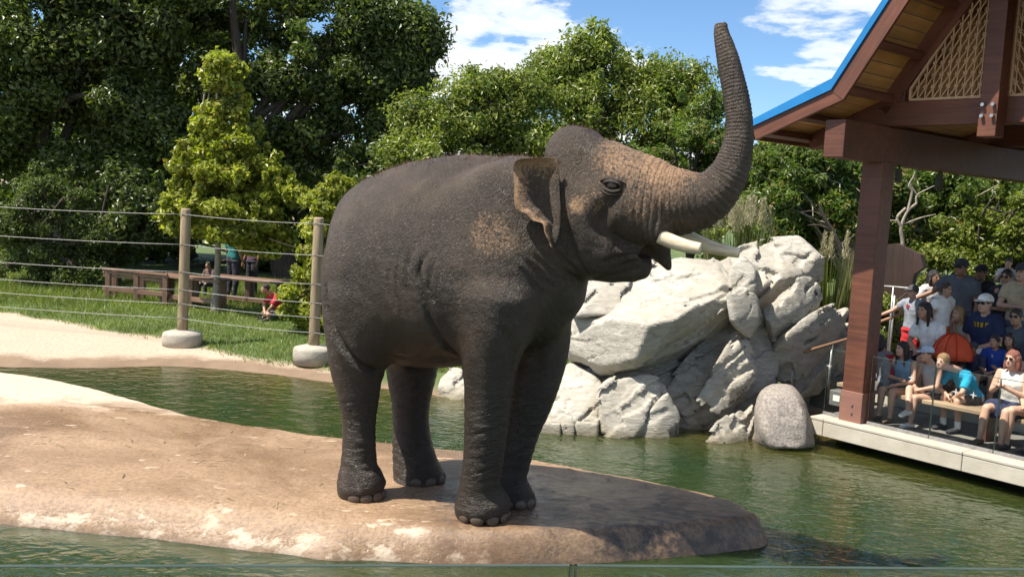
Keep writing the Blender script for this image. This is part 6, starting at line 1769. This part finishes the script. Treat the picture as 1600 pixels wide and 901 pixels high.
# under the sapling beyond the lawn
def lawn_at(px, py, D): return P_y(px, py, D)
def gnd(p): return ground_at(p.x, p.y)
p_ = lawn_at(414, 450, 18.4)
person('person in red shirt crouching on the grass at the edge of the shade', p_, gnd(p_), (-.8, -.6), sit(seat=.06, lean=25, arms=('knee', 'knee'), foot=-.05), SK2, (.02, .015, .012), (.42, .02, .03), (.10, .10, .11), .7, .8, scale=.8)
p_ = lawn_at(368, 398, 21.6)
person('person in teal green shirt standing in the shade by the tables', p_, gnd(p_), (.6, .8), stand(), SK3, (.02, .015, .012), (.01, .13, .12), (.03, .03, .04), .7, 1.2, scale=.95)
p_ = lawn_at(392, 404, 21.9)
person('person in dull purple shirt standing beside the one in teal green', p_, gnd(p_), (-.6, -.8), stand(), SK3, (.02, .015, .012), (.11, .05, .09), (.03, .03, .04), .7, 1.2, scale=.92)
p_ = lawn_at(325, 409, 21.4)
person('person in brown shirt sitting at the table beside the sapling trunk', p_, gnd(p_), (-.4, -.9), sit(seat=.42), SK2, (.02, .015, .012), (.10, .06, .05), (.03, .03, .04), .7, 1.2)

# --- orange pop-up tent / pushchair hood between the rows
m_hood = simple('orange_fabric', (0.62, 0.075, 0.02), 0.7, 0.12, 6, 0.3, 20)
hb = pv_px(1487, 562, 1.62)
hood = empty('pushchair', (hb.x, hb.y, UF)); tag(hood, 'orange red pushchair hood between the front and back rows', 'pushchair')
bm = bmesh.new(); bmesh.ops.create_uvsphere(bm, u_segments=28, v_segments=16, radius=1.0)
bmesh.ops.delete(bm, geom=[v for v in bm.verts if v.co.z < -0.05], context='VERTS')
for v in bm.verts:
    an = math.atan2(v.co.x, v.co.y); v.co *= 1 + 0.03 * math.cos(an * 6) * (1 - abs(v.co.z))
bmesh.ops.scale(bm, vec=(.24, .27, .33), verts=bm.verts)
bmesh.ops.solidify(bm, geom=bm.faces, thickness=.006)
o = mesh_bm('hood', bm, m_hood, hood, True); o.location = (0, 0, hb.z - UF + 0.02); o.rotation_euler = (0, 0, .4)
for an in (-.9, -.3, .3, .9):
    pts = [(.245 * math.cos(t) * math.sin(an + 1.57), .275 * math.cos(t) * math.cos(an + 1.57), .335 * math.sin(t)) for t in [math.pi * i / 14 for i in range(15)]]
    o = tube('rib', pts, .006, cloth((.35, .03, .012)), hood, 6); o.location = (0, 0, hb.z - UF + 0.02); o.rotation_euler = (0, 0, .4)
for sx in (-.17, .17):
    for sy in (-.2, .2):
        bm = bmesh.new(); bmesh.ops.create_cone(bm, segments=18, radius1=.09, radius2=.09, depth=.04, cap_ends=True, matrix=Matrix.Rotation(R(90), 4, 'Y'))
        o = mesh_bm('wheel', bm, m_lens, hood); o.location = (sx, sy, .09)
    tube('leg', [(sx, -.2, .09), (sx, 0, max(.3, hb.z - UF))], .012, m_steel, hood, 6); tube('leg', [(sx, .2, .09), (sx, 0, max(.3, hb.z - UF))], .012, m_steel, hood, 6)
# ================================================================ small things
rng = np.random.default_rng(5)
# straw and droppings scattered on the island
n = 420
sx = -6 + 8.5 * rng.random(n); sy = 7.2 + 4.5 * rng.random(n)
z_, d_ = island_z(sx[:, None], sy[:, None]); z_ = z_[:, 0]; d_ = d_[:, 0]
k = d_ > 0.25
c = np.stack([sx[k], sy[k], z_[k] + 0.006], -1); n = len(c)
a = rng.random(n) * 3.14; L = 0.02 + 0.06 * rng.random(n) ** 2; w = 0.0025 + 0.003 * rng.random(n)
t = np.stack([np.cos(a), np.sin(a), 0.1 * rng.normal(size=n)], -1) * L[:, None]; s = np.stack([-np.sin(a), np.cos(a), 0 * a], -1) * w[:, None]
V = np.stack([c - t - s, c + t - s, c + t + s, c - t + s], 1).reshape(-1, 3)
m_straw = leaf_mat('straw', (0.10, 0.065, 0.03), (0.30, 0.22, 0.11), (0.48, 0.38, 0.20), 0.7, 0.1)
o = mesh_np('straw', V, np.arange(4 * n).reshape(-1, 4), m_straw)
tag(o, 'scattered straw bits lying on the concrete island', 'straw', kind='stuff')
# sparse reddish hair standing along the elephant's back and crown
sel = np.where((nrm[:, 2] > 0.80) & (np.abs(P[:, 1]) < 0.22) & (P[:, 2] > 2.6) & (P[:, 0] < el(960, 230, 0)[0]) & (P[:, 0] > -1.1))[0]
pick = rng.choice(sel, 1500); hw_ = pw(P[pick]); m_ = len(pick)
dr = rng.normal(size=(m_, 3)) * 0.45 + np.array((-0.35, 0.1, 1.0)); dr /= np.linalg.norm(dr, axis=1)[:, None]
Lh = (0.02 + 0.035 * rng.random(m_))[:, None]; sd_ = np.cross(dr, rng.normal(size=(m_, 3))); sd_ /= np.linalg.norm(sd_, axis=1)[:, None]
Vh = np.stack([hw_ - sd_ * .0016, hw_ + sd_ * .0016, hw_ + dr * Lh], 1).reshape(-1, 3)
hr = mesh_np('hair', Vh, np.arange(3 * m_).reshape(-1, 3), simple('elephant_hair', (0.10, 0.045, 0.025), 0.6, 0.3))
hr['kind'] = 'stuff'; to_local(hr, eleph)
